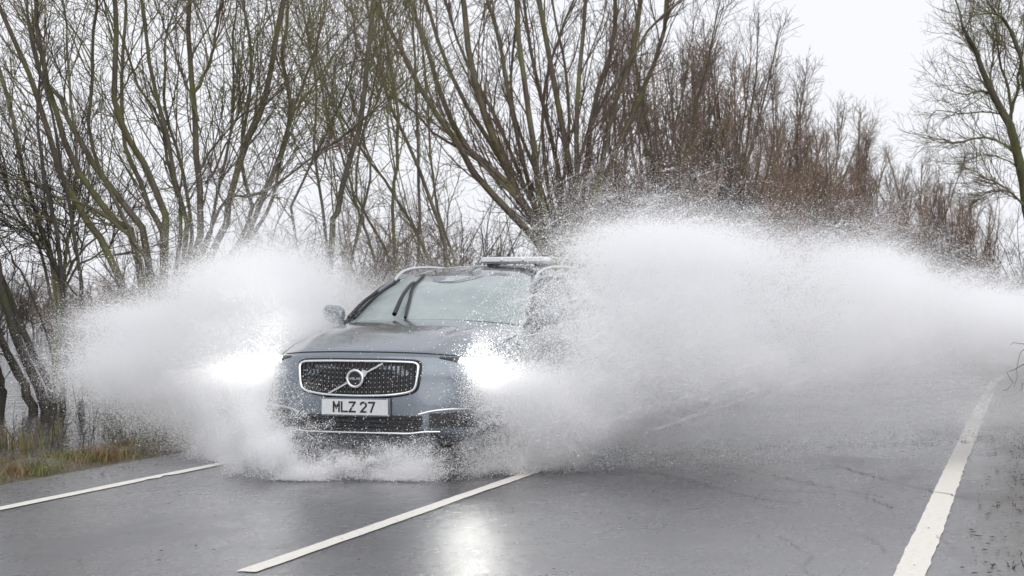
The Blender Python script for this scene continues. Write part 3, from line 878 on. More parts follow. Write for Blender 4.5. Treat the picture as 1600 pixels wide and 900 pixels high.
# thin dark stalks standing in the flood by the reeds
N = 150
X, Y = clumped(N, 30, (-10.5, -7.6), (10.5, 19), 0.25)
P0 = np.stack([X, Y, np.full(N, -0.1)], -1)[:, None, :].repeat(6, 1)
d = norm(np.stack([RNG.normal(0, .35, N), RNG.normal(0, .35, N), np.ones(N)], -1)); L = RNG.uniform(0.25, 0.8, N)
for k in range(1, 6):
    d = norm(d + RNG.normal(size=(N, 3)) * 0.15); P0[:, k] = P0[:, k - 1] + d * (L / 5)[:, None]
R0 = np.full((N, 6), 0.0035) * np.linspace(1, .5, 6)
c1, q1 = spawn(P0, R0, 3, .3, 1, .1, .3, (.4, 1), 0.02, .15, 4, .7, .003, .0015)
o = link('dead_stalks', tube_mesh('dead_stalks', [(P0, R0, 3), (c1, q1, 3)]), None, M['twig_dark'])
o.name = 'dead_stalk'
tag(o, 'thin dark dead stalks sticking out of the flood water at lower left', 'stalks', kind='stuff')

# ---------------------------------------------------------------- the car (X right of photo, Y back from the nose, Z up)
CARX, CARY, CARYAW = -4.69, 11.55, math.radians(-0.8)
CAR = empty('estate_car', (CARX, CARY, 0), CARYAW)
tag(CAR, 'grey estate car with glaring headlights driving through the flooded road in a burst of spray', 'car')
S0 = 1.03   # body a little above catalogue size to agree with the photo

def grid_mesh(name, G, mat, parent, flip=False):
    n, m, _ = G.shape
    i = np.arange(n - 1)[:, None] * m + np.arange(m - 1)[None, :]
    Q = np.stack([i, i + 1, i + m + 1, i + m], -1).reshape(-1, 4)
    if flip: Q = Q[:, ::-1]
    return link(name, arr_mesh(name, G.reshape(-1, 3), Q), parent, mat)

def coons(F_, B_, L_, R_):
    """F_,B_ (n,3) across; L_,R_ (m,3) from F_ to B_  -> (m,n,3)"""
    n, m = len(F_), len(L_)
    s = np.linspace(0, 1, n)[None, :, None]; v = np.linspace(0, 1, m)[:, None, None]
    return ((1 - v) * F_[None] + v * B_[None] + (1 - s) * L_[:, None] + s * R_[:, None]
            - ((1 - s) * (1 - v) * F_[0] + s * (1 - v) * F_[-1] + (1 - s) * v * B_[0] + s * v * B_[-1]))

def mirror_curve(half):           # half from centre to the +X side -> full curve from -X to +X
    h = np.asarray(half, float)
    l = h[::-1].copy(); l[:, 0] *= -1
    return np.concatenate([l[:-1], h])

outline = [(0, 0), (.25, .008), (.5, .045), (.68, .13), (.80, .26), (.875, .46), (.92, .75), (.94, 1.1), (.935, 1.6), (.93, 2.0), (.93, 2.6), (.93, 3.2), (.935, 3.9), (.91, 4.4), (.84, 4.75), (.65, 4.92), (.3, 4.97), (0, 4.98)]
top = [(0, .085, .905), (.25, .10, .903), (.5, .15, .894), (.66, .24, .880), (.765, .38, .872), (.815, .56, .895), (.84, .8, .945), (.85, 1.1, .995), (.855, 1.6, 1.065), (.86, 2.0, 1.085), (.865, 2.6, 1.095), (.865, 3.2, 1.11), (.85, 3.9, 1.13), (.81, 4.4, 1.15), (.73, 4.7, 1.15), (.5, 4.83, 1.15), (.25, 4.87, 1.15), (0, 4.88, 1.15)]
NS = 171
OL, TP = catmull([(x, y, 0) for x, y in outline], NS), catmull(top, NS)
cols = []
for o_, t_ in zip(OL, TP):
    zt = t_[2]
    zb = 0.25
    for wy in (0.92, 3.88):
        dy = abs(o_[1] - wy)
        if abs(o_[0]) > 0.8 and dy < 0.42: zb = max(zb, 0.36 + math.sqrt(0.42 ** 2 - dy ** 2) * 0.93)
    ins = lambda d: np.array([o_[0] * (1 - d / max(0.94, 1e-6)) if True else 0, o_[1] + (2.5 - o_[1]) * d / 2.5, 0])
    P_ = [ins(.07) + [0, 0, zb], ins(.012) + [0, 0, max(zb + .02, .33)], ins(0) + [0, 0, max(zb + .04, .50)], ins(.01) + [0, 0, max(zb + .06, .68)]]
    for f, dz in ((.18, .12), (.55, .04), (.82, .012)):
        P_.append(np.array([*(o_[:2] * (1 - f) + t_[:2] * f), zt - dz]))
    P_.append(t_)
    P_ = np.array(P_)
    P_[:, 2] = np.maximum.accumulate(P_[:, 2])
    cols.append(catmull(P_, 36))
G = np.array(cols)                                             # (NS,36,3)
GL = G.copy(); GL[:, :, 0] *= -1
body = grid_mesh('body', np.concatenate([GL[::-1][:-1], G]), M['car'], CAR)

# bonnet: clamshell patch with two ridges
i0, i1 = int(4 * (NS - 1) / 17), int(8 * (NS - 1) / 17)
Fh = mirror_curve(TP[:i0 + 1][np.linspace(0, i0, 25).astype(int)])
side = TP[i0:i1 + 1]; side = side[np.linspace(0, len(side) - 1, 40).astype(int)]
sideL = side.copy(); sideL[:, 0] *= -1
cow = catmull([(0, 1.30, 1.128), (.3, 1.325, 1.123), (.6, 1.43, 1.10), (.855, 1.6, 1.065)], 25)
Bh = mirror_curve(cow)
Gh = coons(Fh, Bh, sideL, side)
s_ = np.linspace(-1, 1, Gh.shape[1])[None, :]; v_ = np.linspace(0, 1, Gh.shape[0])[:, None]
env = np.sin(np.pi * np.clip(v_, 0, 1)) ** 0.7
Gh[:, :, 2] += env * (0.045 * (1 - np.abs(s_) ** 3) + 0.014 * np.exp(-((np.abs(s_) - (0.50 + 0.16 * v_)) / 0.06) ** 2))
Gh[:, :, 2] += 0.003
link_h = grid_mesh('bonnet', Gh, M['car'], CAR, flip=False)
def tube_obj(name, pts, r, mat, parent, n=40, S=6, smooth=True):
    P_ = catmull(pts, n) if smooth else np.asarray(pts, float)
    rr_ = np.full(len(P_), r)
    return link(name, tube_mesh(name, [(P_[None], rr_[None], S)]), parent, mat)
# shut line of the bonnet
sl_pts = mirror_curve(np.concatenate([TP[:i0 + 1:4], TP[i0 + 4:i1:6]])) + np.array([0, -.002, .001])
bgap = tube_obj('shut_line', sl_pts, 0.0045, M['black'], CAR, n=140)

# greenhouse
wb = mirror_curve(catmull([(0, 1.33, 1.132), (.3, 1.36, 1.127), (.6, 1.48, 1.107), (.785, 1.66, 1.082)], 21))
wt = mirror_curve(catmull([(0, 2.20, 1.495), (.25, 2.22, 1.492), (.45, 2.27, 1.483), (.64, 2.36, 1.445)], 21))
wl = catmull([(.785, 1.66, 1.082), (.745, 1.90, 1.22), (.695, 2.13, 1.345), (.64, 2.36, 1.445)], 20); wll = wl * [-1, 1, 1]
Gw = coons(wb, wt, wll, wl)
Gw[:, :, 2] += 0.02 * np.sin(np.pi * np.linspace(0, 1, 20))[:, None] * (1 - np.linspace(-1, 1, 41)[None] ** 2)
grid_mesh('windscreen', Gw, M['glass'], CAR)
rear_t = mirror_curve(catmull([(0, 4.50, 1.53), (.3, 4.48, 1.525), (.48, 4.44, 1.505), (.56, 4.38, 1.47)], 21))
rl = catmull([(.64, 2.36, 1.445), (.655, 2.9, 1.495), (.65, 3.4, 1.505), (.62, 3.95, 1.50), (.56, 4.38, 1.47)], 30)
Gr = coons(wt, rear_t, rl * [-1, 1, 1], rl)
Gr[:, :, 2] += 0.045 * np.sin(np.pi * np.linspace(0, 1, 30))[:, None] ** .8 * (1 - np.abs(np.linspace(-1, 1, 41)[None]) ** 2.5)
grid_mesh('roof', Gr, M['car'], CAR)
rb = mirror_curve(catmull([(0, 4.86, 1.15), (.3, 4.85, 1.15), (.55, 4.80, 1.15), (.74, 4.68, 1.15)], 21))
rs = catmull([(.56, 4.38, 1.47), (.62, 4.48, 1.36), (.69, 4.60, 1.24), (.74, 4.68, 1.15)], 14)
grid_mesh('rear_window', coons(rear_t, rb, rs * [-1, 1, 1], rs), M['side_glass'], CAR)
belt = catmull([(.858, 1.66, 1.074), (.862, 2.2, 1.09), (.866, 2.8, 1.10), (.864, 3.4, 1.115), (.83, 4.15, 1.14), (.75, 4.66, 1.15)], 60)
roofe = catmull([(.785, 1.66, 1.084), (.72, 2.02, 1.285), (.645, 2.38, 1.447), (.66, 2.9, 1.493), (.655, 3.4, 1.503), (.622, 3.95, 1.498), (.565, 4.38, 1.468), (.66, 4.56, 1.29), (.745, 4.67, 1.152)], 60)
for sgn in (1, -1):
    side_g = np.stack([belt * (1 - f) + roofe * f + np.array([0.03 * math.sin(math.pi * f), 0, 0]) for f in np.linspace(0, 1, 12)], 0) * [sgn, 1, 1]
    grid_mesh('side_frame', side_g, M['black'], CAR)
    for a0, a1 in ((9, 24), (25, 41), (42, 53)):
        sub = side_g[1:-1, a0:a1] + np.array([0.004 * sgn, 0, 0])
        grid_mesh('side_window', sub, M['side_glass'], CAR)
    tube_obj('window_trim', [tuple(p * [sgn, 1, 1]) for p in belt[1:58:6]], 0.009, M['satin'], CAR)
    tube_obj('roof_edge', [tuple(p * [sgn, 1, 1] + np.array([0, 0, .006])) for p in roofe[3:-3:4]], 0.022, M['car'], CAR, n=60)
    tube_obj('pillar', [tuple(p * [sgn, 1, 1] + np.array([.016 * sgn, 0, .004])) for p in wl[::4]] + [tuple(wl[-1] * [sgn, 1, 1])], 0.022, M['black'], CAR, n=30, S=8)
    rail = [(.64, 2.36, 1.452), (.64, 2.44, 1.50), (.64, 2.6, 1.55), (.64, 2.9, 1.582), (.63, 3.4, 1.592), (.61, 3.9, 1.575), (.575, 4.3, 1.53), (.56, 4.40, 1.49)]
    tube_obj('roof_rail', [(x * sgn, y, z - .006) for x, y, z in rail], 0.0135, M['satin'], CAR, n=60, S=8)
    # door seams and handles
    for yy in (2.05, 3.05):
        tube_obj('door_seam', [((.938) * sgn, yy, .36), (.941 * sgn, yy + .01, .6), (.925 * sgn, yy + .02, .9), (.868 * sgn, yy + .02, 1.09)], 0.004, M['black'], CAR, n=14, S=5)
    for yy in (2.75, 3.65):
        tube_obj('door_handle', [(.915 * sgn, yy, .93), (.945 * sgn, yy + .03, .935), (.945 * sgn, yy + .2, .94), (.915 * sgn, yy + .23, .94)], 0.014, M['satin'], CAR, n=16, S=6)
    # mirror
    bm = bmesh.new()
    bmesh.ops.create_icosphere(bm, subdivisions=4, radius=1)
    for v in bm.verts:
        x, y, z = v.co
        f = lambda q, e: math.copysign(abs(q) ** e, q)
        x, y, z = f(x, .75), f(y, .8), f(z, .75)
        v.co = (x * .115 * (1 + .12 * z), y * .07 + .05 * x * 1.0, z * .078 + .012 * x)
    bmesh.ops.transform(bm, matrix=Matrix.Translation((.965, 1.80, 1.165)), verts=bm.verts)
    if sgn < 0: bmesh.ops.scale(bm, vec=(-1, 1, 1), verts=bm.verts)
    mo = bm_obj('wing_mirror', bm, M['car'], CAR, smooth=True)
    tube_obj('mirror_arm', [(.84 * sgn, 1.80, 1.075), (.88 * sgn, 1.80, 1.09), (.93 * sgn, 1.81, 1.12)], 0.028, M['black'], mo, n=10, S=8)

# roof light bar
bm = bmesh.new()
bmesh.ops.create_cube(bm, size=1, matrix=Matrix.Translation((.30, 2.95, 1.640)) @ Matrix.Diagonal((.62, .24, .060, 1)))
bmesh.ops.bevel(bm, geom=bm.edges[:], offset=.022, segments=3, affect='EDGES')
lb = bm_obj('roof_light_bar', bm, M['white_plastic'], CAR, smooth=True)
for x in (.10, .30, .50):
    bm = bmesh.new(); bmesh.ops.create_cube(bm, size=1, matrix=Matrix.Translation((x, 2.826, 1.643)) @ Matrix.Diagonal((.18, .012, .030, 1)))
    bmesh.ops.bevel(bm, geom=bm.edges[:], offset=.004, segments=1); bm_obj('lens', bm, M['satin'], lb)
for x in (.08, .52):
    bm = bmesh.new(); bmesh.ops.create_cube(bm, size=1, matrix=Matrix.Translation((x, 2.95, 1.612)) @ Matrix.Diagonal((.06, .16, .06, 1)))
    bmesh.ops.bevel(bm, geom=bm.edges[:], offset=.008, segments=1); bm_obj('mount', bm, M['black'], lb)

# sensor housing behind the windscreen top, wipers
def on_screen(s, v, off=0.012):
    """point on the windscreen; s -1..1 across, v 0..1 up"""
    j = (s + 1) / 2 * (Gw.shape[1] - 1); i = v * (Gw.shape[0] - 1)
    i_, j_ = min(int(i), Gw.shape[0] - 2), min(int(j), Gw.shape[1] - 2); a, b = i - i_, j - j_
    p = (Gw[i_, j_] * (1 - a) * (1 - b) + Gw[i_ + 1, j_] * a * (1 - b) + Gw[i_, j_ + 1] * (1 - a) * b + Gw[i_ + 1, j_ + 1] * a * b)
    return p + np.array([0, -0.55, 0.83]) * off
def screen_patch(name, poly, mat, off, parent=CAR):
    bm = bmesh.new()
    vs = [bm.verts.new(on_screen(s, v, off)) for s, v in poly]
    f = bm.faces.new(vs)
    r = bmesh.ops.extrude_face_region(bm, geom=[f])
    bmesh.ops.translate(bm, verts=[e for e in r['geom'] if isinstance(e, bmesh.types.BMVert)], vec=(0, .002, -.003))
    return bm_obj(name, bm, mat, parent)
M['housing'] = simple('sensor_housing', (0.20, 0.22, 0.24), 0.2, noise=0.15)
hsg = screen_patch('sensor_housing', [(-.26, .985), (-.25, .90), (-.20, .80), (-.10, .74), (.02, .72), (.14, .76), (.24, .86), (.32, .985)], M['housing'], 0.004)
screen_patch('camera_window', [(-.10, .755), (-.04, .86), (.02, .87), (.06, .76)], M['satin'], 0.008, hsg)
screen_patch('shade_band', [(-.93, .93), (-.93, .985), (-.28, .99), (-.28, .945)], M['housing'], 0.003)
def wiper(arm, blade):
    P_ = np.array([on_screen(s, v, o_) for s, v, o_ in arm])
    w_ = link('wiper', tube_mesh('wiper', [(catmull(P_, 12)[None], np.linspace(.020, .012, 12)[None], 6)]), CAR, M['black'])
    P_ = np.array([on_screen(s, v, .016) for s, v in blade])
    link('blade', tube_mesh('blade', [(catmull(P_, 16)[None], np.full((1, 16), .012), 6)]), w_, M['black'])
    return w_
wiper([(-.25, .0, .05), (-.30, .30, .06), (-.345, .58, .045), (-.36, .68, .03)], [(-.15, .0), (-.235, .3), (-.335, .6), (-.41, .98)])
wiper([(-.93, .02, .05), (-.89, .30, .06), (-.87, .56, .04)], [(-.86, .06), (-.85, .35), (-.84, .6), (-.80, .92)])

# ---- nose: grille
def nose_y(x):
    return np.interp(abs(x), [0, .25, .5, .68, .8], [0, .008, .045, .13, .26])
def rake(z):       # the nose leans back above the plate
    return np.interp(z, [.3, .5, .62, .70, .80, .87, .905], [.012, .0, .006, .012, .022, .05, .085])
def nose(x, z, off=0.0):
    return np.array([x, nose_y(x) + rake(z) - off, z])
def rounded_outline(half):        # closed outline from the right-half list
    h = list(half)
    return h + [(-x, z) for x, z in reversed(h)]
gh = [(0, .838), (.2, .838), (.38, .834), (.440, .828), (.464, .812), (.468, .79), (.462, .72), (.452, .66), (.432, .632), (.38, .612), (.25, .594), (.1, .588), (0, .587)]
gh_c = catmull([(x, 0, z) for x, z in gh], 60)
full = np.concatenate([gh_c, (gh_c * [-1, 1, 1])[::-1][1:-1]])
ringp = np.array([nose(p[0], p[2], .022) for p in full])
ringp = np.concatenate([ringp, ringp[:2]])
# backing sheet
bm = bmesh.new()
c0 = bm.verts.new(nose(0, .71, .008)); vs = []
for p in full: vs.append(bm.verts.new(nose(p[0], p[2], .010)))
mid = [bm.verts.new(nose(p[0] * .5, .71 + (p[2] - .71) * .5, .008)) for p in full]
for a in range(len(full)):
    b = (a + 1) % len(full)
    bm.faces.new((vs[a], vs[b], mid[b], mid[a])); bm.faces.new((mid[a], mid[b], c0))
grille = bm_obj('grille', bm, M['black'], CAR)
def closed_band(name, ring, rx, rz, mat, parent):
    """frame with a flattened section swept round a closed ring"""
    n = len(ring)
    T = norm(np.roll(ring, -1, 0) - np.roll(ring, 1, 0))
    out = np.array([0, -1.0, 0]); Nn = norm(np.cross(T, out[None]))
    a = np.arange(8) * 2 * np.pi / 8
    V = ring[:, None] + np.cos(a)[None, :, None] * Nn[:, None] * rx + np.sin(a)[None, :, None] * out * rz
    i = np.arange(n)[:, None] * 8; j = (np.arange(n)[:, None] + 1) % n * 8; s = np.arange(8)[None]
    Q = np.stack([i + s, i + (s + 1) % 8, j + (s + 1) % 8, j + s], -1).reshape(-1, 4)
    return link(name, arr_mesh(name, V.reshape(-1, 3), Q), parent, mat)
closed_band('grille_frame', ringp[:-2], .0105, .013, M['chrome'], grille)
closed_band('grille_surround', np.array([nose(p[0] * 1.03, .712 + (p[2] - .712) * 1.10, .006) for p in full]), .009, .008, M['gloss_black'], grille)
def inside(x, z, m=.03):
    top_ = np.interp(abs(x), [0, .38, .44, .464, .47], [.838, .834, .828, .80, .70]) - m
    bot_ = np.interp(abs(x), [0, .1, .25, .38, .432, .452, .47], [.587, .588, .594, .612, .632, .66, .70]) + m
    return bot_, top_
st = bmesh.new()
for k in range(-13, 14):
    x = k * .0335
    b_, t_ = inside(x, 0, .012)
    if t_ - b_ < .05: continue
    zs = np.linspace(b_, t_, 8)
    P_ = np.array([nose(x, z, .022 - .006 * math.sin(math.pi * (z - b_) / (t_ - b_))) for z in zs])
    link('grille_bar', tube_mesh('grille_bar', [(P_[None], np.full((1, 8), .0058), 5)]), grille, M['gloss_black'])
    n_ = int((t_ - b_) / .034)
    for q in range(n_):
        z = b_ + .014 + q * .034
        bmesh.ops.create_icosphere(st, subdivisions=1, radius=.0043, matrix=Matrix.Translation(nose(x + .0165, z, .026)) @ Matrix.Diagonal((.8, .8, 1.35, 1)))
so_ = bm_obj('grille_stud', st, M['satin'], grille, smooth=True)
so_['kind'] = 'stuff'
# badge: ring, arrow, diagonal bar, dark centre with lettering
a = np.linspace(0, 2 * np.pi, 48, endpoint=False)
ring = np.stack([.060 * np.cos(a), np.full(48, -.040) + rake(.71), .712 + .060 * np.sin(a)], -1)
closed_band('badge_ring', ring, .0105, .009, M['satin'], grille)
bm = bmesh.new(); bmesh.ops.create_cone(bm, cap_ends=True, segments=32, radius1=.052, radius2=.050, depth=.012, matrix=Matrix.Translation((0, -.034 + rake(.71), .712)) @ Matrix.Rotation(math.pi / 2, 4, 'X'))
bm_obj('badge_centre', bm, M['black'], grille)
def flat_bar(name, p, q, wd, th, mat, parent, y):
    bm = bmesh.new()
    d = np.array(q) - np.array(p); L = np.hypot(*d); an = math.atan2(d[1], d[0])
    m_ = Matrix.Translation(((p[0] + q[0]) / 2, y, (p[1] + q[1]) / 2)) @ Matrix.Rotation(-an, 4, 'Y') @ Matrix.Diagonal((L, th, wd, 1))
    bmesh.ops.create_cube(bm, size=1, matrix=m_)
    bmesh.ops.bevel(bm, geom=bm.edges[:], offset=min(wd, th) * .25, segments=1)
    return bm_obj(name, bm, mat, parent)
flat_bar('badge_bar', (-.215, .600), (-.055, .684), .012, .010, M['satin'], grille, -.020)
flat_bar('badge_bar', (.075, .752), (.215, .824), .012, .010, M['satin'], grille, -.018)
bm = bmesh.new()
pts = [(.048, .738), (.050, .779), (.092, .768), (.098, .762), (.074, .724)]
vs = [bm.verts.new((x, -.036 + rake(.75), z)) for x, z in pts]; f = bm.faces.new(vs)
r_ = bmesh.ops.extrude_face_region(bm, geom=[f]); bmesh.ops.translate(bm, verts=[e for e in r_['geom'] if isinstance(e, bmesh.types.BMVert)], vec=(0, .012, 0))
bm_obj('badge_arrow', bm, M['satin'], grille)

# stroke lettering
def strokes(bm, lines, x0, z0, w_, h_, sw, y, th):
    for pl in lines:
        for (a0, b0), (a1, b1) in zip(pl, pl[1:]):
            p = np.array([x0 + a0 * w_, z0 + b0 * h_]); q = np.array([x0 + a1 * w_, z0 + b1 * h_])
            d = q - p; L = np.hypot(*d)
            an = math.atan2(d[1], d[0])
            m_ = Matrix.Translation(((p[0] + q[0]) / 2, y + RNG.uniform(-.0002, .0002), (p[1] + q[1]) / 2)) @ Matrix.Rotation(-an, 4, 'Y') @ Matrix.Diagonal((L + sw * .9, th, sw, 1))
            bmesh.ops.create_cube(bm, size=1, matrix=m_)
arc = lambda cx, cz, rx, rz, a0, a1, n=9: [(cx + rx * math.cos(math.radians(t_)), cz + rz * math.sin(math.radians(t_))) for t_ in np.linspace(a0, a1, n)]
GLY = {
 'M': [[(0, 0), (0, 1), (.5, .38), (1, 1), (1, 0)]],
 'L': [[(0, 1), (0, 0), (1, 0)]],
 'Z': [[(0, 1), (1, 1), (0, 0), (1, 0)]],
 '2': [[*arc(.5, .72, .5, .28, 165, -30), (.05, .0), (1, 0)]],
 '7': [[(0, 1), (1, 1), (.38, 0)]],
 'V': [[(0, 1), (.5, 0), (1, 1)]],
 'O': [arc(.5, .5, .5, .5, 0, 360, 17)],
}
bm = bmesh.new()
for k, ch in enumerate('VOLVO'):
    strokes(bm, GLY[ch], -.043 + k * .0182, .7055, .012, .013, .0032, -.041 + rake(.71), .002)
bm_obj('lettering', bm, M['satin'], grille)

# number plate
PZ = .505
bm = bmesh.new(); bmesh.ops.create_cube(bm, size=1, matrix=Matrix.Translation((0, -.030, PZ)) @ Matrix.Diagonal((.522, .008, .113, 1)))
bmesh.ops.bevel(bm, geom=[e for e in bm.edges if abs(e.verts[0].co.y - e.verts[1].co.y) > .001], offset=.010, segments=3)
plate = bm_obj('number_plate', bm, M['plate'], CAR)
bm = bmesh.new(); bmesh.ops.create_cube(bm, size=1, matrix=Matrix.Translation((0, -.018, PZ)) @ Matrix.Diagonal((.546, .018, .134, 1)))
bmesh.ops.bevel(bm, geom=bm.edges[:], offset=.007, segments=2)
bm_obj('plate_holder', bm, M['car'], plate)
cw, chh, sw = .043, .068, .0135
for ch, x0 in (('M', -.166), ('L', -.102), ('Z', -.040), ('2', .048), ('7', .112)):
    bm = bmesh.new(); strokes(bm, GLY[ch], x0, PZ - chh / 2, cw, chh, sw, -.0345, .002)
    bm_obj('character', bm, M['plate_ink'], plate)

# headlights: lens, dark housing and the burning lamps
for sgn in (1, -1):
    P3 = lambda u, z, off=.0: None
    kq = np.linspace(2.45, 5.15, 26); ki = kq * (NS - 1) / 17
    def surf(k, v, off):
        i = int(round(k)); col = G[i]
        f = v * (col.shape[0] - 1); j = min(int(f), col.shape[0] - 2); p = col[j] * (1 - (f - j)) + col[j + 1] * (f - j)
        nrm = np.array([TP[i][0], TP[i][1] - 1.9, 0]); nrm = nrm / np.linalg.norm(nrm)
        return (p + nrm * off) * [sgn, 1, 1]
    lo = np.interp(kq, [2.45, 3.4, 4.3, 5.15], [.775, .70, .56, .72]); hi = np.interp(kq, [2.45, 3.2, 4.3, 5.15], [.83, .865, .865, .84])
    Gq = np.array([[surf(k, l_ + (h_ - l_) * f, .008) for f in np.linspace(0, 1, 8)] for k, l_, h_ in zip(ki, lo, hi)])
    hl = grid_mesh('headlight', Gq, M['black'], CAR)
    sel = np.where((kq > 3.4) & (kq < 4.45))[0]
    Gl = np.array([[surf(ki[q], lo[q] + (hi[q] - lo[q]) * f, .014) for f in np.linspace(.12, .88, 6)] for q in sel])
    grid_mesh('lamp', Gl, M['lamp'], hl)
# lower intake, trims, skid plate
def bumper(x, z, off):
    o_ = np.interp(abs(x), [0, .25, .5, .68, .80, .875], [0, .008, .045, .13, .26, .46])
    return np.array([x, o_ + (.012 if z > .3 else .03) - off, z])
Gi = np.array([[bumper(x, np.interp(f, [0, 1], [.335, .445 - .03 * max(0, abs(x) - .40)]), .022) for f in np.linspace(0, 1, 5)] for x in np.linspace(-.50, .50, 31)])
low = grid_mesh('lower_grille', Gi, M['black'], CAR)
for zz_ in (.36, .39, .42):
    tube_obj('grille_bar', [bumper(x, zz_, .026) for x in np.linspace(-.47, .47, 9)], .005, M['gloss_black'], low, n=30, S=5)
tube_obj('skid_trim', [bumper(x, .318 + .012 * (abs(x) > .5), .030) for x in np.linspace(-.62, .62, 13)], .0085, M['chrome'], CAR, n=50)
Gs = np.array([[bumper(x, z, .02 - (.3 - z) * .3) for z in np.linspace(.22, .305, 4)] for x in np.linspace(-.6, .6, 21)])
M['skid'] = simple('skid_plate', (0.10, 0.105, 0.115), 0.4, 0.3, noise=0.25)
grid_mesh('skid_plate', Gs, M['skid'], CAR)
for sgn in (1, -1):
    tube_obj('fog_trim', [bumper(x * sgn, z, .014) for x, z in ((.47, .455), (.56, .478), (.66, .490), (.76, .492), (.83, .486))], .010, M['satin'], CAR, n=30)
    Gf = np.array([[bumper(x * sgn, z, .030) for z in np.linspace(.36, .46 + .03 * (x - .5), 4)] for x in np.linspace(.55, .82, 9)])
    grid_mesh('fog_recess', Gf, M['black'], CAR)
# wheels, arches, underbody
for wy in (.92, 3.88):
    for sgn in (1, -1):
        bm = bmesh.new()
        prof = [(.20, -.10), (.29, -.115), (.335, -.105), (.352, -.07), (.355, 0), (.352, .07), (.335, .105), (.29, .115), (.20, .10)]
        n = 36
        vv = [[bm.verts.new((b, r_ * math.cos(q), r_ * math.sin(q))) for r_, b in prof] for q in np.linspace(0, 2 * math.pi, n, endpoint=False)]
        for q in range(n):
            for j in range(len(prof) - 1): bm.faces.new((vv[q][j], vv[(q + 1) % n][j], vv[(q + 1) % n][j + 1], vv[q][j + 1]))
        wo = bm_obj('wheel', bm, M['rubber'], CAR, smooth=True)
        wo.location = (.80 * sgn, wy, .352)
        bm = bmesh.new()
        bmesh.ops.create_cone(bm, cap_ends=True, segments=32, radius1=.205, radius2=.205, depth=.02, matrix=Matrix.Rotation(math.pi / 2, 4, 'Y') @ Matrix.Translation((0, 0, 0)))
        for q in range(40):
            bmesh.ops.create_cube(bm, size=1, matrix=Matrix.Rotation(q * math.pi / 20, 4, 'X') @ Matrix.Translation((.10 * sgn, 0, .238)) @ Matrix.Diagonal((.03, .042, .022, 1)))
        for q in range(10):
            bmesh.ops.create_cube(bm, size=1, matrix=Matrix.Rotation(q * math.pi / 5, 4, 'X') @ Matrix.Translation((.095 * sgn, 0, .135)) @ Matrix.Diagonal((.022, .034, .25, 1)))
        bmesh.ops.create_cone(bm, cap_ends=True, segments=20, radius1=.05, radius2=.045, depth=.03, matrix=Matrix.Translation((.10 * sgn, 0, 0)) @ Matrix.Rotation(math.pi / 2, 4, 'Y'))
        bm_obj('rim', bm, M['satin'], wo)
        arc_p = [(.945 * sgn, wy + .43 * math.cos(q), .34 + .42 * math.sin(q)) for q in np.linspace(0, math.pi, 15)]
        tube_obj('arch_trim', arc_p, .026, M['black'], CAR, n=40, S=6)
bm = bmesh.new(); bmesh.ops.create_cube(bm, size=1, matrix=Matrix.Translation((0, 2.5, .30)) @ Matrix.Diagonal((1.36, 4.4, .12, 1)))
bm_obj('underbody', bm, M['black'], CAR)
for sgn in (1, -1):
    Gt = np.array([[np.array([np.interp(y, [4.4, 4.75, 4.93], [.925, .86, .66]) * sgn, y, z]) for z in np.linspace(.85, 1.12, 5)] for y in np.linspace(4.45, 4.88, 8)])
    grid_mesh('tail_light', Gt, M['red_lens'], CAR)

# ---------------------------------------------------------------- spray: real droplets, millions of small spheres in the air
def wave(*c, seed=0, n=7, f0=1.2):
    """smooth pseudo-noise in -1..1 of several coordinates"""
    r = np.random.default_rng(seed); out = 0; amp = 0
    for k in range(n):
        f = f0 * 1.6 ** k; w_ = 1 / (1.45 ** k)
        ph = r.uniform(0, 6.28)
        arg = ph
        for q in c: arg = arg + q * f * r.uniform(0.4, 1.0) * r.choice([-1, 1])
        out = out + w_ * np.sin(arg); amp += w_
    return out / amp * 1.6

def clump(P, frac, lo, hi, per, rng):
    """gather a share of the droplets into filaments and clots"""
    n = len(P); m = int(n * frac)
    idx = rng.permutation(n)
    src, dst = idx[m:], idx[:m]
    nc = max(1, m // per)
    c = P[rng.choice(src, nc)]
    i = rng.integers(0, nc, m)
    s = np.exp(rng.uniform(np.log(lo), np.log(hi), nc))[i][:, None]
    off = rng.normal(0, 1, (m, 3)) * s
    dirn = norm(np.stack([rng.normal(0, 1, nc), rng.normal(0, .5, nc), rng.normal(.4, 1, nc)], -1))[i]
    off += dirn * rng.normal(0, 1.6, (m, 1)) * s
    P = P.copy(); P[dst] = c[i] + off
    return P

def spray(name, P, rad, label, mat='spray'):
    ok = P[:, 2] > 0.004
    P, rad = P[ok], rad[ok]
    me = bpy.data.meshes.new(name)
    me.vertices.add(len(P)); me.vertices.foreach_set('co', P.astype(np.float32).ravel())
    at = me.attributes.new('size', 'FLOAT', 'POINT'); at.data.foreach_set('value', rad.astype(np.float32))
    o = link(name, me, None, M[mat])
    g = bpy.data.node_groups.new(name, 'GeometryNodeTree')
    g.interface.new_socket('Geometry', in_out='INPUT', socket_type='NodeSocketGeometry')
    g.interface.new_socket('Geometry', in_out='OUTPUT', socket_type='NodeSocketGeometry')
    a_ = g.nodes.new('NodeGroupInput'); b_ = g.nodes.new('NodeGroupOutput')
    m2p = g.nodes.new('GeometryNodeMeshToPoints'); na = g.nodes.new('GeometryNodeInputNamedAttribute')
    na.data_type = 'FLOAT'; na.inputs['Name'].default_value = 'size'
    sm = g.nodes.new('GeometryNodeSetMaterial'); sm.inputs['Material'].default_value = M[mat]
    g.links.new(a_.outputs[0], m2p.inputs['Mesh']); g.links.new(na.outputs[0], m2p.inputs['Radius'])
    g.links.new(m2p.outputs[0], sm.inputs[0]); g.links.new(sm.outputs[0], b_.inputs[0])
    md = o.modifiers.new('droplets', 'NODES'); md.node_group = g
    return tag(o, label, 'water spray', kind='stuff')

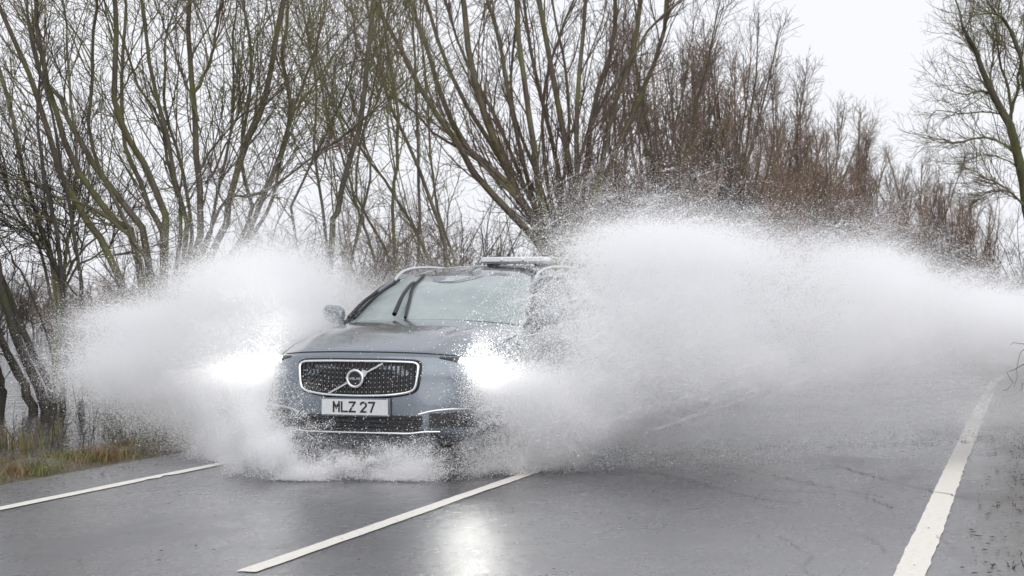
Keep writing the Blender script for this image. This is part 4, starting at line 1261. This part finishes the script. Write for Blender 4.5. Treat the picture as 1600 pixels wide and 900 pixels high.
def sizes(n, rng, base=0.0021, big=0.0042, pb=0.06):
    r = base * rng.uniform(0.7, 1.3, n)
    k = rng.random(n) < pb
    r[k] = big * rng.uniform(0.6, 1.25, k.sum())
    return r

DENS = 1.0
def ragged(P, rng, seed, amt=0.9, f0=2.2, floor=0.06, soft=None):
    """thin the cloud out where a smooth 3-D noise is low, so it hangs in shreds and billows"""
    w_ = wave(P[:, 0], P[:, 1] * .6, P[:, 2], seed=seed, n=7, f0=f0)
    w2 = wave(P[:, 0] - P[:, 2] * .6, P[:, 2] + P[:, 0] * .4, seed=seed + 50, n=6, f0=f0 * 2.5)
    keep = np.clip(0.55 + amt * (w_ + .5 * w2), floor, 1)
    return P[rng.random(len(P)) < keep]

def veil(P, rng):
    """the sheet is thin where it has just left the front wheel, beside the doors"""
    u_ = np.clip((P[:, 0] + 3.85 + 0.10 * (P[:, 1] - 12)) / 1.6, 0, 1)
    hi = np.clip((P[:, 2] - .50) / .30, 0, 1) * np.clip((1.80 - P[:, 2]) / .25, 0, 1)
    k = 1 - hi * np.clip(1.35 - 1.2 * u_, 0, 1) * .91
    return P[rng.random(len(P)) < k]

def plume_left(n, rng):
    a = rng.beta(0.95, 1.1, n)                               # outward 0..1
    tau = np.minimum(rng.exponential(1.5, n), 7) * (0.75 + 0.25 * a)
    zt = np.interp(a, [0, .08, .2, .4, .6, .8, 1], [1.0, 1.36, 1.60, 1.70, 1.64, 1.48, 1.24])
    zb = np.interp(a, [0, .15, .3, .5, .75, 1], [0.0, 0.0, .0, .03, .20, .52])
    zt = zt * (1 + 0.12 * wave(a * 5, tau * 1.5, seed=3))
    h = rng.beta(.98, 1.5, n)
    fr = rng.random(n) < .12
    h[fr] = 0.78 + rng.exponential(.12, fr.sum())
    x = -5.42 - 2.70 * a + rng.normal(0, .05 + .07 * a, n) - rng.exponential(.06, n) * a
    y = 12.25 + 1.25 * a + tau + rng.normal(0, .15 + .25 * a, n)
    z = zb + (zt - zb) * h + rng.normal(0, .03, n)
    return np.stack([x, y, z], -1)

def plume_right(n, rng):
    a = rng.beta(1.12, 1.35, n) * 1.12
    tau = np.minimum(rng.exponential(1.7, n), 9) * (0.3 + 0.7 * np.minimum(a, 1))
    zt = np.interp(a, [0, .08, .2, .35, .5, .7, .9, 1.12], [.80, 1.60, 1.98, 2.05, 1.86, 1.58, 1.30, 1.10])
    zb = np.interp(a, [0, .08, .16, .23, .43, .7, 1.12], [0, 0.03, .16, .34, .58, .70, .72])
    zt = zt * (1 + 0.08 * wave(a * 6, tau * 1.2, seed=8))
    zt = zt * np.interp(tau, [0, 2, 9], [.92, 1.0, .9])
    h = rng.beta(1.25, 1.5, n)
    fr = rng.random(n) < .12
    h[fr] = 0.78 + rng.exponential(.12, fr.sum()) * (1 + 1.0 * np.clip(a[fr] - .5, 0, 1))
    low = rng.random(n) < .045
    h[low] = -rng.exponential(.18, low.sum())
    x = -3.88 + 4.3 * a + rng.normal(0, .06 + .12 * a, n)
    y = 12.0 + 1.9 * a + tau + rng.normal(0, .2 + .3 * a, n)
    z = zb + (zt - zb) * h + rng.normal(0, .03, n)
    return np.stack([x, y, z], -1)

def filaments(P, nf, per, sgn, rng):
    """ropes of water torn into strings of drops along their paths through the air"""
    c = P[rng.choice(len(P), nf)]
    v = np.stack([sgn * rng.uniform(1.6, 4.5, nf), rng.normal(.6, .9, nf), rng.normal(1.2, 1.6, nf)], -1)
    T_ = rng.uniform(.05, .17, nf)
    i = np.repeat(np.arange(nf), per)
    t_ = (rng.beta(1.2, 1.8, nf * per) - .4) * T_[i]
    Q = c[i] + v[i] * t_[:, None] + np.array([0, 0, -4.9]) * (t_ ** 2)[:, None]
    wd = np.exp(rng.uniform(np.log(.004), np.log(.03), nf))
    return Q + rng.normal(0, 1, (nf * per, 3)) * (wd[i] * (.4 + 2.2 * np.abs(t_) / T_[i]))[:, None]

rs1 = np.random.default_rng(21)
FINE = 0.00132
PL = clump(ragged(plume_left(int(6600000 * DENS), rs1), rs1, 61, .65, 1.6, .2), .22, .025, .14, 130, rs1)
PL = np.concatenate([PL, filaments(PL[PL[:, 2] > .25], 4200, 140, -1, rs1)])
spray('spray_plume', PL, sizes(len(PL), rs1, FINE, .0034, .012), 'white plume of spray thrown out to the left of the car by its front wheel')
rs2 = np.random.default_rng(22)
PR = clump(veil(ragged(plume_right(int(10200000 * DENS), rs2), rs2, 62, .65, 1.5, .2), rs2), .22, .028, .16, 130, rs2)
PR = np.concatenate([PR, filaments(PR[PR[:, 2] > .35], 7000, 140, 1, rs2)])
spray('spray_plume', PR, sizes(len(PR), rs2, FINE, .0034, .012), 'huge white plume of spray sweeping from the car across the right lane')

# rain of droplets falling back over the right lane, and the haze of fine drops hanging over the road
n = int(560000 * DENS)
px_ = rs2.uniform(820, 1680, n); py_ = np.interp(px_, [820, 950, 1150, 1400, 1680], [712, 700, 684, 672, 660])
Z_ = F * H / (py_ - YH); xc = (px_ - 800) * Z_ / F
x = xc * CT - Z_ * ST; y0_ = xc * ST + Z_ * CT
y = y0_ + rs2.gamma(1.2, 2.6, n) - .15 * np.abs(rs2.normal(0, 1, n)); x = x + rs2.normal(0, .3, n)
z = rs2.beta(.9, 2.0, n) * (0.10 + 0.17 * np.maximum(y - y0_, 0))
n2 = int(760000 * DENS)
x4 = rs2.uniform(-3.0, 1.6, n2); y4 = 13.2 + 1.4 * np.clip((x4 + 3.0) / 4.6, 0, 1) + rs2.gamma(1.5, 1.9, n2)
z4 = np.interp(x4, [-3.0, -2, 0, 1.6], [.10, .30, .42, .36]) * rs2.uniform(0.05, 1.5, n2) ** .8
PM = ragged(np.concatenate([np.stack([x, y, z], -1), np.stack([x4, y4, z4], -1)]), rs2, 63, .45, 1.2, .3)
spray('spray_mist', PM, sizes(len(PM), rs2, FINE, .003, .02), 'thin veil of falling droplets over the wet road to the right of the car')
# bow splash in front of and below the bumper
n = int(500000 * DENS)
u = rs1.beta(1.0, 1.7, n)
x = -5.52 + 1.55 * u + rs1.normal(0, .06, n)
y = 11.25 - .22 * np.sin(np.pi * np.clip(u * 1.5, 0, 1)) + np.abs(rs1.normal(0, .25, n))
zt = np.interp(u, [0, .15, .4, .6, .8, 1], [.46, .48, .44, .36, .20, .26]) * (1 + .45 * wave(u * 14, y * 2, seed=5))
z = np.abs(zt) * rs1.beta(.8, 1.5, n) * 1.05
m = n // 12
x2 = np.concatenate([x, -5.72 + np.abs(rs1.normal(0, .20, m))]); y2 = np.concatenate([y, 11.55 + rs1.normal(0, .14, m)]); z2 = np.concatenate([z, rs1.beta(1.2, 1.6, m) * .58])
PB = clump(ragged(np.stack([x2, y2, z2], -1), rs1, 64, 1.0, 4.0, .03), .4, .012, .07, 120, rs1)
spray('bow_splash', PB, sizes(len(PB), rs1, FINE, .0038, .05), 'churned splash breaking in front of the bumper under the number plate')
# spray lit by the burning lamps, thrown up off the front corners
n = int(480000 * DENS)
u = rs2.random(n); v = rs2.beta(1.1, 1.5, n)
x = -3.86 + 1.0 * u * (0.5 + v) + rs2.normal(0, .09, n); y = 11.75 + .8 * u + rs2.normal(0, .16, n); z = v * (1.15 - .25 * u) + rs2.normal(0, .03, n)
x3 = -5.62 - .75 * u + rs2.normal(0, .07, n); y3 = 12.0 + .5 * u + rs2.normal(0, .12, n); z3_ = v * .9
PC2 = np.concatenate([np.stack([x, y, z], -1), np.stack([x3, y3, z3_], -1)[: int(n * .8)]])
puff = []
for cx_, cy_, cz_, rx_, ry_, rz_, k_ in ((-5.72, 11.66, .66, .24, .14, .08, 42000), (-5.56, 11.66, .72, .11, .09, .07, 9000), (-3.60, 11.86, .66, .22, .09, .085, 38000), (-3.74, 11.84, .70, .12, .07, .08, 10000)):
    q_ = rs2.normal(0, 1, (k_, 3))
    q_[:, 2] += .12 * wave(q_[:, 0] * 2, q_[:, 1], seed=7)
    puff.append(np.array([cx_, cy_, cz_]) + q_ * [rx_, ry_, rz_])
PC2 = clump(veil(ragged(PC2, rs2, 65, 1.1, 2.6, .04), rs2), .35, .018, .09, 120, rs2)
PC2 = np.concatenate([PC2] + puff)
spray('wheel_splash', PC2, sizes(len(PC2), rs2, FINE, .0036, .03), 'splash leaping up around the glaring headlights at the front corners of the car')
# big loose drops round the edges and in front
n = 26000
PD = np.concatenate([plume_right(n, rs2) + np.stack([rs2.normal(0, .25, n), rs2.normal(-.2, .4, n), np.abs(rs2.normal(.03, .14, n))], -1),
                     plume_left(n // 2, rs2) + np.stack([rs2.normal(-.05, .22, n // 2), rs2.normal(-.2, .4, n // 2), np.abs(rs2.normal(.03, .12, n // 2))], -1),
                     np.stack([rs2.uniform(-5.7, -3.7, n // 30), rs2.uniform(10.9, 11.5, n // 30), rs2.beta(1, 2.2, n // 30) * 1.1], -1)])
spray('loose_drop', PD, rs2.uniform(.0016, .0040, len(PD)), 'loose flying drops scattered around the edges of the spray')
# drops striking the road at the front edge of the falling spray: little crowns and dimples
n = 2400
px_ = rs2.uniform(900, 1680, n); py_ = np.interp(px_, [820, 950, 1150, 1400, 1680], [724, 712, 702, 694, 682])
Z_ = F * H / (py_ - YH); xc = (px_ - 800) * Z_ / F
x = xc * CT - Z_ * ST; y = xc * ST + Z_ * CT + rs2.gamma(1.2, 1.1, n) - .3
cs = rs2.uniform(.004, .014, n)
ang = np.linspace(0, 2 * np.pi, 5, endpoint=False)
top_ = np.stack([x[:, None] + cs[:, None] * np.cos(ang), y[:, None] + cs[:, None] * np.sin(ang), np.broadcast_to(rs2.uniform(.002, .008, n)[:, None], (n, 5))], -1)
apex = np.stack([x, y, rs2.uniform(.003, .012, n)], -1)[:, None]
V = np.concatenate([top_, apex], 1).reshape(-1, 3)
b = np.arange(n)[:, None, None] * 6
Q = (b + np.array([[0, 1, 5], [1, 2, 5], [2, 3, 5], [3, 4, 5], [4, 0, 5]])[None]).reshape(-1, 3)
o = link('drop_impact', arr_mesh('drop_impact', V, Q), None, M['water'])
tag(o, 'specks of drops striking the wet road along the near edge of the spray', 'splashes', kind='stuff')
